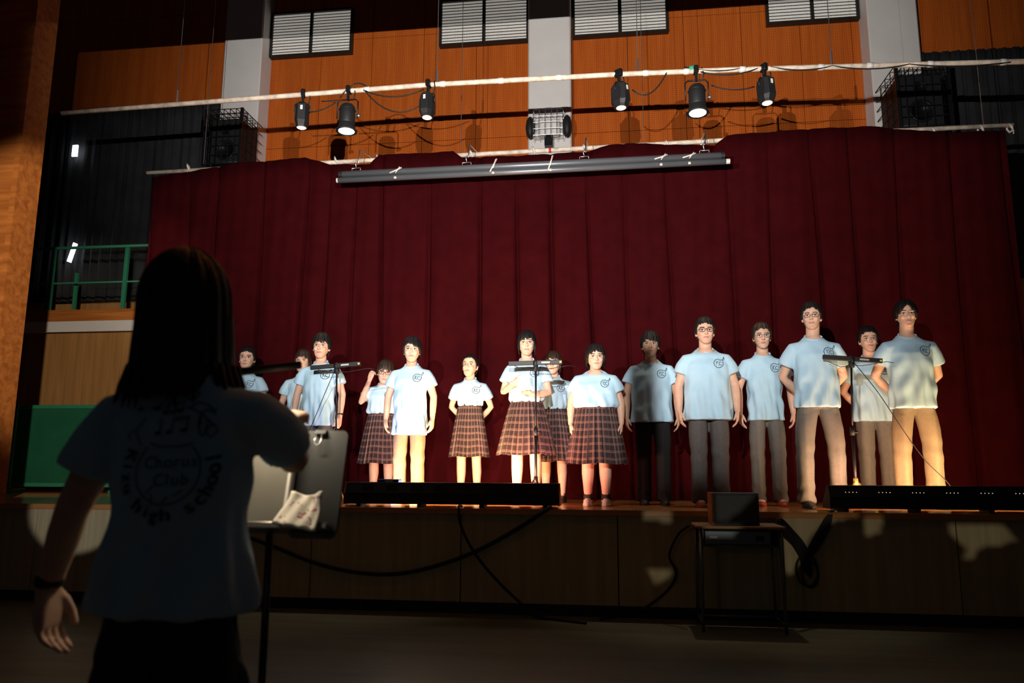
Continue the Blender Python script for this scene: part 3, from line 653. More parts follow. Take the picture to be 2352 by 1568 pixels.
# towel on the ledge
M_towel = bpy.data.materials.new('printed_towel'); M_towel.use_nodes = True
nt = M_towel.node_tree; bs = nt.nodes['Principled BSDF']; bs.inputs['Roughness'].default_value = 0.9
tc = nt.nodes.new('ShaderNodeTexCoord'); vz = nt.nodes.new('ShaderNodeTexVoronoi'); vz.inputs['Scale'].default_value = 95; nt.links.new(tc.outputs['Object'], vz.inputs['Vector'])
nz = nt.nodes.new('ShaderNodeTexNoise'); nz.inputs['Scale'].default_value = 30; nt.links.new(tc.outputs['Object'], nz.inputs['Vector'])
fac = math_node(nt, 'MULTIPLY', math_node(nt, 'LESS_THAN', vz.outputs['Distance'], 0.42), math_node(nt, 'GREATER_THAN', nz.outputs['Fac'], 0.55))
hs = nt.nodes.new('ShaderNodeMix'); hs.data_type = 'RGBA'; hs.inputs[6].default_value = (0.55, 0.12, 0.16, 1); hs.inputs[7].default_value = (0.16, 0.14, 0.20, 1)
sep = nt.nodes.new('ShaderNodeSeparateColor'); nt.links.new(vz.outputs['Color'], sep.inputs[0]); nt.links.new(sep.outputs[0], hs.inputs[0])
nt.links.new(mix_col(nt, fac, (0.80, 0.72, 0.62), hs.outputs[2]), bs.inputs['Base Color'])
v = []; nx, nz_ = 22, 16
for j in range(nz_):
    for i in range(nx):
        u, s_ = i/(nx-1), j/(nz_-1)
        x = 0.012+0.092*u+0.012*(1-s_)*math.sin(3*u)-0.018*(1-s_)*(1-u); z = 0.006+0.085*s_-0.02*u*(1-s_)**2+0.006*math.sin(5*u+2)*s_
        y = -0.064-0.045*(1-s_)**1.5+0.007*math.sin(9*u+3*s_)+0.004*math.sin(17*u-5*s_)
        v.append((x, y, z))
f = [(j*nx+i, j*nx+i+1, (j+1)*nx+i+1, (j+1)*nx+i) for j in range(nz_-1) for i in range(nx-1)]
tw = MB().add(v, f).xform(rot).build('towel', M_towel, None, True, loc=(-0.86, 2.02, 0)); mo = tw.modifiers.new('cloth_thickness', 'SOLIDIFY'); mo.thickness = 0.008
tag(tw, 'folded cream towel with small flower print on the music stand ledge', 'towel')
# stand lamp
sl = empty('stand_lamp', (-0.90, 2.0, 1.4), label='slim black lamp bar lighting the score on the music stand', cat='lamp')
MB().tube([(-0.14, -0.05, 0.022), (0.075, -0.05, 0.043)], 0.011, 10, flat=1.0).build('bar', M_black, sl, True)
M_led = mat('warm_led', (1, 0.9, 0.75), 0.4, emit=(1, 0.85, 0.62), estr=0.12)
MB().box(-0.09, 0.07, -0.054, -0.046, 0.0045, 0.0065).xform(Matrix.Translation((0, 0, 0.0225)) @ Matrix.Rotation(R(-5.6), 4, 'Y')).build('diffuser', M_led, sl)
MB().tube([(-0.13, -0.05, 0.022), (-0.15, -0.02, -0.03), (-0.15, 0.03, -0.12), (-0.14, 0.075, -0.19)], 0.006, 8).build('gooseneck', M_black, sl, True)
MB().box(-0.16, -0.12, 0.055, 0.10, -0.22, -0.18, 0, 0.004).build('clamp', M_black, sl)
l = bpy.data.lights.new('stand_lamp_light', 'AREA'); l.shape = 'RECTANGLE'; l.size = 0.15; l.size_y = 0.015; l.energy = 2.0; l.color = (1, 0.86, 0.62)
lo = bpy.data.objects.new('stand_lamp_light', l); COL.objects.link(lo); lo.parent = sl; lo.location = (-0.01, -0.055, 0.012); lo.rotation_euler = (R(14), 0, 0)
# ------------------------------------------------------------------ people
M_skin = mat('skin', (0.70, 0.43, 0.31), 0.5, 0, 0.06, 25, spec=0.35, sss=0.12)
M_skin2 = mat('skin_tan', (0.58, 0.34, 0.23), 0.5, 0, 0.06, 25, spec=0.35, sss=0.1)
M_lips = mat('lips', (0.52, 0.20, 0.17), 0.4); M_eye = mat('eye_white', (0.75, 0.72, 0.70), 0.25); M_iris = mat('iris', (0.02, 0.012, 0.01), 0.15)
M_brow = mat('brow', (0.03, 0.02, 0.016), 0.8)
M_hair = mat('hair_black', (0.010, 0.008, 0.008), 0.5, 0, 0.3, 60, 0.4, 160, spec=0.3, stretch=(1, 1, 0.1))
M_hairb = mat('hair_dark_brown', (0.03, 0.018, 0.012), 0.42, 0, 0.3, 60, 0.4, 160, spec=0.5, stretch=(1, 1, 0.1))
M_shirt = mat('light_blue_jersey', (0.47, 0.70, 0.86), 0.8, 0, 0.03, 12, 0.12, 400, spec=0.2)
M_ink = mat('print_ink', (0.012, 0.014, 0.02), 0.7)
M_trg = mat('trousers_grey', (0.17, 0.155, 0.14), 0.75, 0, 0.08, 40, 0.1, 300); M_trd = mat('trousers_charcoal', (0.085, 0.08, 0.078), 0.75, 0, 0.1, 40, 0.1, 300)
M_trb = mat('trousers_brown', (0.24, 0.175, 0.115), 0.75, 0, 0.08, 40, 0.1, 300); M_trk = mat('trousers_black', (0.012, 0.012, 0.013), 0.8)
M_shoew = mat('shoe_white', (0.72, 0.66, 0.62), 0.5); M_shoed = mat('shoe_dark', (0.03, 0.025, 0.022), 0.45); M_shoer = mat('slipper_red_toe', (0.5, 0.10, 0.05), 0.45); M_sock = mat('sock_dark', (0.02, 0.02, 0.022), 0.8)
M_glass = mat('spectacle_frame', (0.03, 0.03, 0.035), 0.3, 0.6); M_glassl = mat('spectacle_frame_silver', (0.5, 0.48, 0.46), 0.25, 0.9)
def plaid():
    m = bpy.data.materials.new('plaid_skirt'); m.use_nodes = True; nt = m.node_tree; b = nt.nodes['Principled BSDF']; b.inputs['Roughness'].default_value = 0.8; b.inputs['Specular IOR Level'].default_value = 0.2
    uv = nt.nodes.new('ShaderNodeUVMap'); sp = nt.nodes.new('ShaderNodeSeparateXYZ'); nt.links.new(uv.outputs[0], sp.inputs[0])
    P = 0.066; thin = None; wide = []
    for ax in (0, 1):
        fr = math_node(nt, 'FRACT', math_node(nt, 'DIVIDE', sp.outputs[ax], P))
        l1 = math_node(nt, 'LESS_THAN', math_node(nt, 'ABSOLUTE', math_node(nt, 'SUBTRACT', fr, 0.25)), 0.03)
        l2 = math_node(nt, 'LESS_THAN', math_node(nt, 'ABSOLUTE', math_node(nt, 'SUBTRACT', fr, 0.42)), 0.02)
        wide.append(math_node(nt, 'LESS_THAN', math_node(nt, 'ABSOLUTE', math_node(nt, 'SUBTRACT', fr, 0.335)), 0.2))
        l = math_node(nt, 'MAXIMUM', l1, l2); thin = l if thin is None else math_node(nt, 'MAXIMUM', thin, math_node(nt, 'MULTIPLY', l, 0.9))
    band = math_node(nt, 'MULTIPLY', math_node(nt, 'ADD', wide[0], wide[1]), 0.5)
    c = mix_col(nt, band, (0.028, 0.018, 0.021), (0.085, 0.042, 0.036))
    c = mix_col(nt, math_node(nt, 'MULTIPLY', thin, 0.55), c, (0.36, 0.23, 0.19))
    nt.links.new(c, b.inputs['Base Color']); return m
M_plaid = plaid()

# --- head (chin at z=0, crown at 0.225, face towards -Y)
def make_head():
    b = MB(); rows = [(0.0, .016, -.078, -.045), (.006, .027, -.088, -.035), (.016, .038, -.0925, -.022), (.032, .049, -.0915, .0), (.05, .057, -.0885, .03), (.07, .0635, -.088, .058), (.09, .0685, -.0875, .075), (.11, .0715, -.0875, .086), (.13, .0735, -.0895, .092), (.15, .074, -.0905, .094), (.17, .0715, -.087, .090), (.19, .0635, -.076, .079), (.205, .051, -.059, .063), (.217, .033, -.037, .042), (.2245, .012, -.013, .016)]
    b.loft([superring(0, (yf+yb)/2, z, hw, (yb-yf)/2, 32, 2.25) for z, hw, yf, yb in rows])
    b.tube([(0, -.088, .122), (0, -.096, .103), (0, -.1065, .086), (0, -.107, .079), (0, -.093, .073)], [.0065, .008, .0105, .0105, .006], 10)
    for s in (-1, 1):
        b.ellip((s*.011, -.0935, .0785), .0075, .009, .006)
        b.ellip((s*.0745, .006, .106), .009, .019, .031); b.ellip((s*.078, .012, .118), .008, .014, .016)
        b.ellip((s*.037, -.072, .083), .020, .018, .018); b.ellip((s*.030, -.0845, .130), .024, .009, .007)
    b.ellip((0, -.0895, .0505), .0215, .0075, .0048); b.ellip((0, -.089, .0425), .018, .0075, .0052)
    b.ellip((0, -.083, .014), .022, .013, .014)
    v, f = remesh(b, 0.0033, 3, 0.45)
    for s in (-1, 1):   # eye sockets, mouth line
        d = np.exp(-(((v[:, 0]-s*.031)/.0145)**2+((v[:, 2]-.114)/.0085)**2))*(v[:, 1] < -.04); v[:, 1] += .0075*d
        d = np.exp(-(((v[:, 0]-s*.031)/.011)**2+((v[:, 2]-.112)/.0055)**2))*(v[:, 1] < -.04); v[:, 1] -= .0045*d
    d = np.exp(-((v[:, 0]/.020)**2+((v[:, 2]-.0465)/.0016)**2))*(v[:, 1] < -.06); v[:, 1] += .003*d
    c = v[f].mean(1); mi = np.zeros(len(f), dtype=np.int32); fr = c[:, 1] < -.055; ax = np.abs(c[:, 0])
    mi[fr & ((c[:, 0]/.0215)**2+((c[:, 2]-.0465)/.0078)**2 < 1)] = 1
    mi[fr & (((ax-.031)/.0145)**2+((c[:, 2]-.112)/.0050)**2 < 1)] = 2
    mi[fr & (((ax-.031)/.0060)**2+((c[:, 2]-.1125)/.0055)**2 < 1)] = 3
    mi[fr & (ax > .015) & (ax < .048) & (np.abs(c[:, 2]-(.1165+.0022*np.cos((ax-.031)/.0155*1.4)))-.0014 < .0012)] = 3
    mi[fr & (ax > .012) & (ax < .052) & (np.abs(c[:, 2]-(.1325-.06*(np.maximum(ax-.035, 0)))) < .0034)] = 4
    return v, f, mi
HEAD = make_head()

# --- hand in (thumb, palm, finger) coordinates, wrist at the origin
def make_hand(curl=0.35, thumb=0.5, voxel=0.0042):
    b = MB()
    b.loft([[(t*w+o, n*d, zz) for t, n in ((1, .4), (.7, 1), (-.7, 1), (-1, .4), (-1, -.4), (-.7, -1), (.7, -1), (1, -.4))] for zz, w, d, o in ((-.03, .025, .019, 0), (0, .027, .018, 0), (.03, .036, .017, .003), (.06, .041, .0155, .0), (.088, .040, .013, -.001), (.094, .036, .009, -.001))])
    for i, (t0, L, r) in enumerate(((.031, .068, .0088), (.0105, .078, .009), (-.0105, .072, .0087), (-.0305, .056, .0078))):
        p = Vector((t0, 0, .082)); pts = [p.copy()]; a = 0.0; fan = (t0)*1.6
        for s, fr in enumerate((.44, .31, .25)):
            a += curl*(0.8, 1.1, 0.8)[s]*(1+0.10*i); p = p+Vector((fan*0.35*math.cos(a), math.sin(a), math.cos(a)))*L*fr; pts.append(p.copy())
        b.tube(pts, [r*1.05, r, r*.93, r*.72], 8)
        b.ellip(pts[-1], r*.72, r*.72, r*.8, 8, 6)
    pts = [Vector((.02, .004, .018)), Vector((.040, .012, .042)), Vector((.050, .012+.02*thumb, .068)), Vector((.048, .018+.03*thumb, .092))]
    b.tube(pts, [.014, .0125, .0105, .008], 8); b.ellip(pts[-1], .008, .008, .009, 8, 6)
    return remesh(b, voxel, 2, 0.4)
HANDS = {k: make_hand(*a) for k, a in dict(relax=(0.30, 0.4), grip=(0.75, 0.9), flat=(0.12, 0.2)).items()}

def hair_mesh(keys, th=0.016, flare=0.0, jag=0.006, ncol=96, nrow=22, seed=1, part=None, droop=0.0, wave=0.0025, top=0.0):
    rg = np.random.RandomState(seed); zc = .125; ax, ay, az = .0745+th, .093+th, .103+th+top
    ks = sorted(keys)
    if ks[0][0] >= 0: ks = [(-a, z) for a, z in reversed(ks) if a > 0]+ks
    A = np.linspace(-180, 180, ncol, endpoint=False); ze = np.interp(A, [k[0] for k in ks], [k[1] for k in ks])
    j = rg.uniform(-1, 1, ncol); j = (j+np.roll(j, 1))*0.7; ze = ze + j*jag
    lock = np.cumsum(rg.uniform(.5, 1.5, ncol))*1.1
    def layer(off, rag):
        P = []
        for c in range(ncol):
            a = R(A[c]); dx, dy = math.sin(a), -math.cos(a)
            z_e = ze[c]; cosm = max(-1, min(1, (z_e-zc)/(az+off)))
            for r in range(nrow):
                t = (r+0.02)/(nrow-1+0.02)
                if z_e > zc:
                    th_ = t*math.acos(cosm); drop = 0
                else:
                    arc = math.pi/2*az; tot = arc+(zc-z_e); s = t*tot
                    if s < arc: th_ = s/az; drop = 0
                    else: th_ = math.pi/2; drop = s-arc
                rr = (ax+off)*(ay+off)/math.sqrt(((ay+off)*dx)**2+((ax+off)*dy)**2)
                k = math.sin(min(th_, math.pi/2)); dd = drop/0.1
                rr2 = rr*k*(1+flare*dd if flare >= 0 else 1/(1-flare*dd))
                wv = rag*wave*math.sin(lock[c])*min(1, t*2.2)+rag*wave*0.6*math.sin(lock[c]*2.7+t*6)
                z = zc+(az+off)*math.cos(min(th_, math.pi/2))-drop
                if part is not None and t < .5: z -= 0.004*math.exp(-((A[c]-part)/9)**2)*(0.5-t)*2
                P.append((dx*(rr2+wv), dy*(rr2+wv)+droop*dd, z+wv*0.5))
        return P
    o = layer(0, 1); i = layer(-th*0.9, 0); n = ncol*nrow; f = []
    for c in range(ncol):
        c2 = (c+1) % ncol
        for r in range(nrow-1):
            f.append((c*nrow+r, c*nrow+r+1, c2*nrow+r+1, c2*nrow+r)); f.append((n+c2*nrow+r, n+c2*nrow+r+1, n+c*nrow+r+1, n+c*nrow+r))
        f.append((c*nrow+nrow-1, n+c*nrow+nrow-1, n+c2*nrow+nrow-1, c2*nrow+nrow-1))
    f.append(tuple(c*nrow for c in range(ncol)))
    return MB().add(o+i, f)
STYLE = {
 'short': dict(keys=[(0,.170),(22,.166),(40,.158),(55,.135),(68,.105),(78,.088),(88,.110),(105,.095),(130,.045),(180,.03)], th=.016, flare=-.35, jag=.007, top=.004),
 'fringe': dict(keys=[(0,.142),(25,.144),(42,.140),(58,.118),(70,.098),(80,.088),(92,.105),(110,.085),(135,.04),(180,.025)], th=.018, flare=-.3, jag=.008, top=.004),
 'side': dict(keys=[(-180,.02),(-120,.05),(-92,.09),(-80,.08),(-60,.11),(-42,.145),(-15,.162),(5,.150),(25,.132),(45,.12),(62,.10),(80,.08),(92,.09),(120,.05),(180,.02)], th=.017, flare=-.25, jag=.006),
 'tied': dict(keys=[(0,.178),(25,.176),(45,.160),(62,.12),(75,.085),(90,.09),(110,.07),(140,.04),(180,.04)], th=.010, flare=-.3, jag=.003),
 'bangs': dict(keys=[(0,.141),(22,.146),(38,.135),(50,.115),(60,.07),(72,.035),(82,.06),(100,.06),(140,.02),(180,.01)], th=.013, flare=-.15, jag=.010),
 'pixie': dict(keys=[(0,.158),(20,.148),(40,.140),(55,.120),(66,.075),(80,.062),(95,.06),(120,.035),(180,.012)], th=.019, flare=-.15, jag=.012),
 'centre': dict(keys=[(0,.190),(8,.178),(20,.148),(38,.118),(52,.108),(66,.092),(80,.085),(92,.09),(120,.05),(180,.02)], th=.019, flare=-.25, jag=.007),
 'bob': dict(keys=[(0,.15),(40,.13),(52,.0),(62,-.045),(120,-.058),(180,-.062)], th=.017, flare=.07, jag=.014),
}

def place_hand(kind, wrist, F, N, left, sc):
    v, f = HANDS[kind]; F = Vector(F).normalized(); N = Vector(N); N = (N-F*N.dot(F)).normalized(); T = N.cross(F)*(1 if left else -1)
    M = np.array([T, N, F]); vv = (v*sc) @ M + np.array(wrist)
    return vv, (f if left else f[:, ::-1])

EMB = [[(math.cos(a)*.042, math.sin(a)*.042) for a in np.linspace(R(70), R(405-20), 22)], [(-.018, .022), (-.022, -.022)], [(.0, .024), (-.019, .0), (.002, -.024)],
       [(.024+.014*math.cos(a)-.006, .016*math.sin(a)-.002) for a in np.linspace(R(50), R(310), 10)], [(.040, .034), (.050, .050), (.054, .068), (.058, .056), (.056, .036)], [(.010, .030), (.030, .036), (.05, .026)]]
def ribbon_on(bvh, strokes, cx, cz, sc, wd, yfrom, ydir, off=0.0015, mirror=1):
    b = MB()
    def hit(x, z):
        h = bvh.ray_cast(Vector((x, yfrom, z)), Vector((0, ydir, 0)))
        return (h[0].y if h[0] is not None else yfrom+ydir*0.3) - ydir*off
    for st_ in strokes:
        P = [(p[0]*sc*mirror+cx, p[1]*sc+cz) for p in st_]; L = []
        for i, (x, z) in enumerate(P):
            a = P[max(i-1, 0)]; c = P[min(i+1, len(P)-1)]; tx, tz = c[0]-a[0], c[1]-a[1]; n = math.hypot(tx, tz) or 1; ox, oz = -tz/n*wd/2, tx/n*wd/2
            L.append(((x+ox, hit(x+ox, z+oz), z+oz), (x-ox, hit(x-ox, z-oz), z-oz)))
        v = [q for l in L for q in l]; b.add(v, [(2*i, 2*i+1, 2*i+3, 2*i+2) for i in range(len(L)-1)])
    return b

def person(label, x, y, z, h, hem, rz=0, bw=1.0, sw=1.0, pose='side', wear='trousers', tm=None, skirt=None, hair='short', hairm=None, glasses=None, yaw=0, pitch=-4, roll=0, shoes=None, skin=None, seed=1, hs=None, stance=0.055, arms=None, vox=1.0, emblem=True, slim=1.0, waist_z=None, sleeve=0.60, hemw=1.0, tw=1.0, ups=0.0, hx=0.0):
    t = empty('person', (x, y, z), rz, label, 'person', 'choir singers in light blue shirts' if emblem else None)
    rg = np.random.RandomState(seed); skin = skin or M_skin
    hs = hs or (1.095+0.1*(h-1.6)); HZ = h-.225*hs-0.012      # chin height
    nk = Vector((0, .012*h, .815*h))
    # ---- arm joints
    J = {}
    for sd_ in (-1, 1):
        S = Vector((sd_*.092*h*sw, .008*h, .772*h)); p = pose if isinstance(pose, str) else pose[0 if sd_ < 0 else 1]
        if p == 'side': E, W, F, N, k = (sd_*.138*h*sw, .012*h, .635*h), (sd_*.140*h*sw, -.018*h, .497*h), (-sd_*.06, -.12, -1), (-sd_, 0.1, 0), 'relax'
        elif p == 'behind': E, W, F, N, k = (sd_*.140*h*sw, .060*h, .635*h), (sd_*.05*h, .105*h, .545*h), (-sd_, .05, -.25), (0, 1, 0), 'relax'
        elif p == 'glasses': E, W, F, N, k = (sd_*.150*h, -.045*h, .690*h), (sd_*.078*h, -.085*h, .845*h), (-sd_*.35, -.15, 1), (-sd_*.4, .9, 0), 'grip'
        elif p == 'paper_hi': E, W, F, N, k = (sd_*.132*h, -.010*h, .635*h), (sd_*.062*h, -.115*h, .675*h), (-sd_, -.25, .25), (-sd_*.2, .9, .3), 'grip'
        elif p == 'paper_lo': E, W, F, N, k = (sd_*.128*h, -.010*h, .630*h), (sd_*.045*h, -.105*h, .615*h), (-sd_, -.2, .3), (0, .3, .9), 'grip'
        elif isinstance(p, dict): S, E, W, F, N, k = p.get('S', S), p['E'], p['W'], p['F'], p['N'], p['k']
        J[sd_] = (Vector(S), Vector(E), Vector(W), Vector(F), Vector(N), k)
    # ---- skin
    b = MB()
    b.tube([nk+Vector((0, .012, -.03*h)), nk+Vector((0, .004*h, .018*h)), Vector((0, .006*h, HZ+.045*hs)), Vector((0, .004*h, HZ+.09*hs))], [(.040*h)*(.8+.2*bw), .0330*h*(.85+.15*bw), .0325*h*(.85+.15*bw), .033*h], 16)
    b.loft([superring(0, .005*h, zz*h, rx*h*bw, ry*h*bw, 20) for zz, rx, ry in ((.47, .062, .045), (.53, .076, .052), (.60, .072, .052), (.70, .085, .058))]+[superring(0, .008*h, zz*h, rx*h*(.35+.65*bw), ry*h*(.35+.65*bw), 20) for zz, rx, ry in ((.75, .082, .050), (.785, .068, .042), (.81, .045, .036), (.825, .036, .032))])
    for sd_, (S, E, W, F, N, k) in J.items():
        b.tube([S, S.lerp(E, .5), E, E.lerp(W, .35), W+ (W-E).normalized()*.015], [.030*h*(.6+.4*bw), .027*h*(.55+.45*bw), .0225*h*(.6+.4*bw), .0225*h*(.6+.4*bw), .0155*h*(.8+.2*bw)], 12)
    lx = stance*h
    bare = wear == 'skirt'
    lw = (.6+.4*bw) if bare else .7
    for sd_ in (-1, 1):
        b.tube([(sd_*.045*h, .005*h, .50*h), (sd_*.050*h*(.7+.3*bw), 0, .38*h), (sd_*lx*.95, -.004*h, .275*h), (sd_*lx*.98, .012*h, .19*h), (sd_*lx, .006*h, .10*h), (sd_*lx, .004*h, .045*h), (sd_*lx, -.002*h, .012*h)], [.052*h*lw, .046*h*lw, .034*h*lw, .034*h*lw, .025*h*lw, .0205*h*lw, .022*h*lw], 14)
        b.tube([(sd_*lx, .012*h, .018*h), (sd_*lx*1.06, -.05*h, .014*h), (sd_*lx*1.1, -.085*h, .010*h)], [.018*h, .018*h, .010*h], 10)
    v, f = remesh(b, 0.011*vox, 4, 0.5)
    Vs, Fs, Ms = [v], [f], [np.zeros(len(f), dtype=np.int32)]; off = len(v)
    HM = Matrix.Translation((hx, .004*h, HZ)) @ Matrix.Translation((0, .02, .06*hs)) @ Matrix.Rotation(R(yaw), 4, 'Z') @ Matrix.Rotation(R(roll), 4, 'Y') @ Matrix.Rotation(R(pitch), 4, 'X') @ Matrix.Translation((0, -.02, -.06*hs)) @ Matrix.Diagonal((hs*(.85+.1*bw), hs*.96, hs, 1))
    Hn = np.array(HM)
    hv, hf, hm = HEAD; Vs.append(hv @ Hn[:3, :3].T + Hn[:3, 3]); Fs.append(hf+off); Ms.append(hm); off += len(hv)
    for sd_, (S, E, W, F, N, k) in J.items():
        vv, ff = place_hand(k, W, F, N, sd_ > 0, h/1.72*(.92+.08*bw)); Vs.append(vv); Fs.append(ff+off); Ms.append(np.zeros(len(ff), dtype=np.int32)); off += len(vv)
    mesh_obj('body', np.concatenate(Vs), np.concatenate(Fs), [skin, M_lips, M_eye, M_iris, M_brow], t, True, np.concatenate(Ms))
    # ---- shirt
    b = MB(); hz = hem
    if bare: hz = waist_z-.012
    bb = .35+.65*bw
    prof = [(hz, .103*hemw*(1.0 if not bare else .90), .080 if not bare else .073), (hz+.03, .103*hemw, .080 if not bare else .077), ((hz+.70*h)/2, .0985, .073), (.69*h, .0985, .073), (.735*h, .100, .068)]
    rings = [superring(0, .006*h-(.012*h*(bw-1) if zz < .7*h else 0), zz, rx*h*bw*slim, ry*h*bw, 32, 2.5) for zz, rx, ry in prof]
    rings += [superring(0, .010*h, (zz+ups)*h, rx*h*sw*bb, ry*h*bb, 32, 2.3, tl) for zz, rx, ry, tl in ((.765, .099, .058, 0), (.785, .088, .051, 0), (.802, .070, .045, .1), (.814, .054, .041, .28), (.824, .045, .038, .45))]
    b.loft(rings)
    for sd_, (S, E, W, F, N, k) in J.items():
        d = (E-S); e = S+d*sleeve; dn = d.normalized(); inn = S+Vector((-sd_*.040*h, 0, .008*h))
        out = Vector((sd_, 0, 0)); side = (out-dn*out.dot(dn)).normalized()
        a_ = .044*h*bb; bq = .050*h*bb
        b.tube([inn, S+Vector((0, 0, -.004*h)), S.lerp(e, .5)+side*.004*h, e+side*.006*h], [(.026*h*bb, .040*h*bb), (.034*h*bb, .043*h*bb), (a_*.88, bq*.95), (a_*.92, bq)], 18, upv=side)
    v, f = remesh(b, 0.0085*vox, 5, 0.5); nn = normals(v, f); nn[:, 2] *= .15; ph = rg.uniform(0, 6, 8); X, Y_, Z_ = v[:, 0]/h, v[:, 1]/h, v[:, 2]/h; ang = np.arctan2(X, -Y_)
    tz = np.clip((.74-Z_)/(.74-hz/h), 0, 1)
    arm = np.clip((np.abs(X)-.088*bw)/.02, 0, 1)
    dsp = .0105*tz*np.sin(ang*7+ph[0]+3*np.sin(Z_*14+ph[1]))+.0060*tz*np.sin(ang*13+ph[2]+8*Z_)+.0065*np.sin(Z_*60+X*40*np.sign(X)+ph[3])*np.exp(-((np.abs(X)-.075)/.03)**2)*np.clip((.80-Z_)/.1, 0, 1)
    dsp += .0028*np.sin(Z_*46+X*50+ph[4])*np.sin(ang*3+ph[5])*(Z_ < .78)
    v = v+nn*(dsp*h/1.7)[:, None]
    sh = mesh_obj('t_shirt', v, f, M_shirt, t, True)
    cb_ = MB().tube([(.0405*h*math.cos(a)*(.9+.1*bw), .008*h+.0385*h*math.sin(a), .8255*h+ups*h+.0175*h*math.sin(a)-(.004*h if math.sin(a) < 0 else 0)) for a in np.linspace(0, 2*math.pi, 25)], [(.0065*h, .004*h)]*25, 8, upv=(0, 0, 1)); cb_.build('collar', M_shirt, sh, True)
    bvh = BVHTree.FromPolygons([Vector(p) for p in v.tolist()], f.tolist())
    if emblem:
        ribbon_on(bvh, EMB, .052*h*(.7+.3*bw), .742*h, .98*h/1.7, .0052, -1.0, 1).build('chest_emblem', M_ink, sh)
    # ---- lower clothing
    if bare:
        hz2, npl, wz = skirt[0], 24, waist_z; r0x, r0y = .089*h*bw, .066*h*bw; r1 = skirt[1]
        nr = 14; nc = npl*6; V = []; UV = []
        for r in range(nr):
            s = r/(nr-1); zz = wz+(hz2-wz)*s; k = s**.85
            for c in range(nc+1):
                a = 2*math.pi*c/nc; q = (c % 6)/6.0; pl = (q if q < .82 else (1-q)/.18*.82)-.4
                rr = 1+pl*(.045+.085*s)
                rx = (r0x+(r1-r0x)*k)*rr; ry = (r0y+(r1*.82-r0y)*k)*rr
                V.append((rx*math.cos(a), .004*h-(.012*h*(bw-1))+ry*math.sin(a), zz+.006*math.sin(a*5+seed)*s)); UV.append((c/nc*1.98*(.85+.15*bw), zz))
        Fq = [(r*(nc+1)+c, (r+1)*(nc+1)+c, (r+1)*(nc+1)+c+1, r*(nc+1)+c+1) for r in range(nr-1) for c in range(nc)]
        so = mesh_obj('pleated_skirt', V, Fq, M_plaid, t, False); ul = so.data.uv_layers.new(name='UVMap')
        li = np.empty(len(so.data.loops), dtype=np.int32); so.data.loops.foreach_get('vertex_index', li); ul.data.foreach_set('uv', np.array(UV)[li].ravel())
        md = so.modifiers.new('cloth_thickness', 'SOLIDIFY'); md.thickness = .004
        MB().loft([superring(0, .004*h-(.012*h*(bw-1)), wz+dz, r0x*1.01, r0y*1.01, 28, 2.2) for dz in (-.022, .012)]).build('waistband', M_plaid, so, True)
    else:
        b = MB(); top = max(hem+.05, .54*h); q = (.45+.55*bw)*tw
        b.loft([superring(0, .006*h, zz, rx*h*q, ry*h*q, 26, 2.4) for zz, rx, ry in ((.475*h, .078, .060), (.50*h, .086, .062), (top, .078, .056))])
        for sd_ in (-1, 1):
            b.tube([(sd_*.038*h*q, .006*h, .515*h), (sd_*.047*h*q, .003*h, .46*h), (sd_*(.4*.05*q+.6*stance)*h, -.002*h, .37*h), (sd_*lx*.98, -.004*h, .27*h), (sd_*lx, .004*h, .15*h), (sd_*lx*1.01, .006*h, .06*h), (sd_*lx*1.01, .002*h, .022*h)],
                   [(.040*h*q, .040*h*q), (.055*h*q, .0465*h*q), (.051*h*q, .0455*h*q), (.045*h*q, .041*h*q), (.043*h*q, .039*h*q), (.043*h*q, .039*h*q), (.045*h*q, .040*h*q)], 18, upv=(0, 1, 0))
        v, f = remesh(b, 0.0095*vox, 5, 0.5); nn = normals(v, f); Z_ = v[:, 2]/h; X = v[:, 0]/h; a2 = np.arctan2(np.abs(X)-stance, -v[:, 1]/h)
        low = np.clip((.16-Z_)/.14, 0, 1); kn = np.exp(-((Z_-.27)/.06)**2); cr = np.clip((Z_-.40)/.07, 0, 1)
        d = .0065*low*np.sin(Z_*95+2.2*np.sin(a2*2+ph[0])+ph[6]*np.sign(X))+.004*kn*np.sin(Z_*70+X*30+ph[1])+.004*cr*np.sin(Z_*60+np.abs(X)*80+ph[2])+.0028*np.sin(a2*4+ph[3])+.005*np.exp(-(a2/.22)**2)*(Z_ < .44)
        mesh_obj('trousers', v+nn*(d*h/1.7)[:, None], f, tm or M_trd, t, True)
    # ---- shoes
    sm = shoes or M_shoed
    for sd_ in (-1, 1):
        fx = sd_*lx; b = MB(); L = .150*h
        def sr(zz, grow, y0, y1, wm): return [(fx*1.03+wm*(.027*h+grow)*math.cos(a)*(1-.15*max(0, math.sin(a))), (y0+y1)/2-(y1-y0)/2*math.sin(a)*-1, zz) for a in np.linspace(0, 2*math.pi, 20, endpoint=False)]
        yb, yf = .036*h, .036*h-L
        b.loft([sr(0.0, .002, yf, yb, 1), sr(.014, .003, yf-.003, yb+.003, 1), sr(.022, 0, yf, yb, 1), sr(.040, -.003, yf+.02, yb, .95), sr(.058, -.008, yf+.09, yb-.002, .85), sr(.066, -.012, yf+.12, yb-.006, .75)])
        if not bare or True: b.tube([(fx, .01*h, .03), (fx, .008*h, .085 if bare else .06)], [.026*h*lw if bare else .024*h, .0235*h*lw if bare else .022*h], 14)
        so = b.build('shoe', sm, t, True)
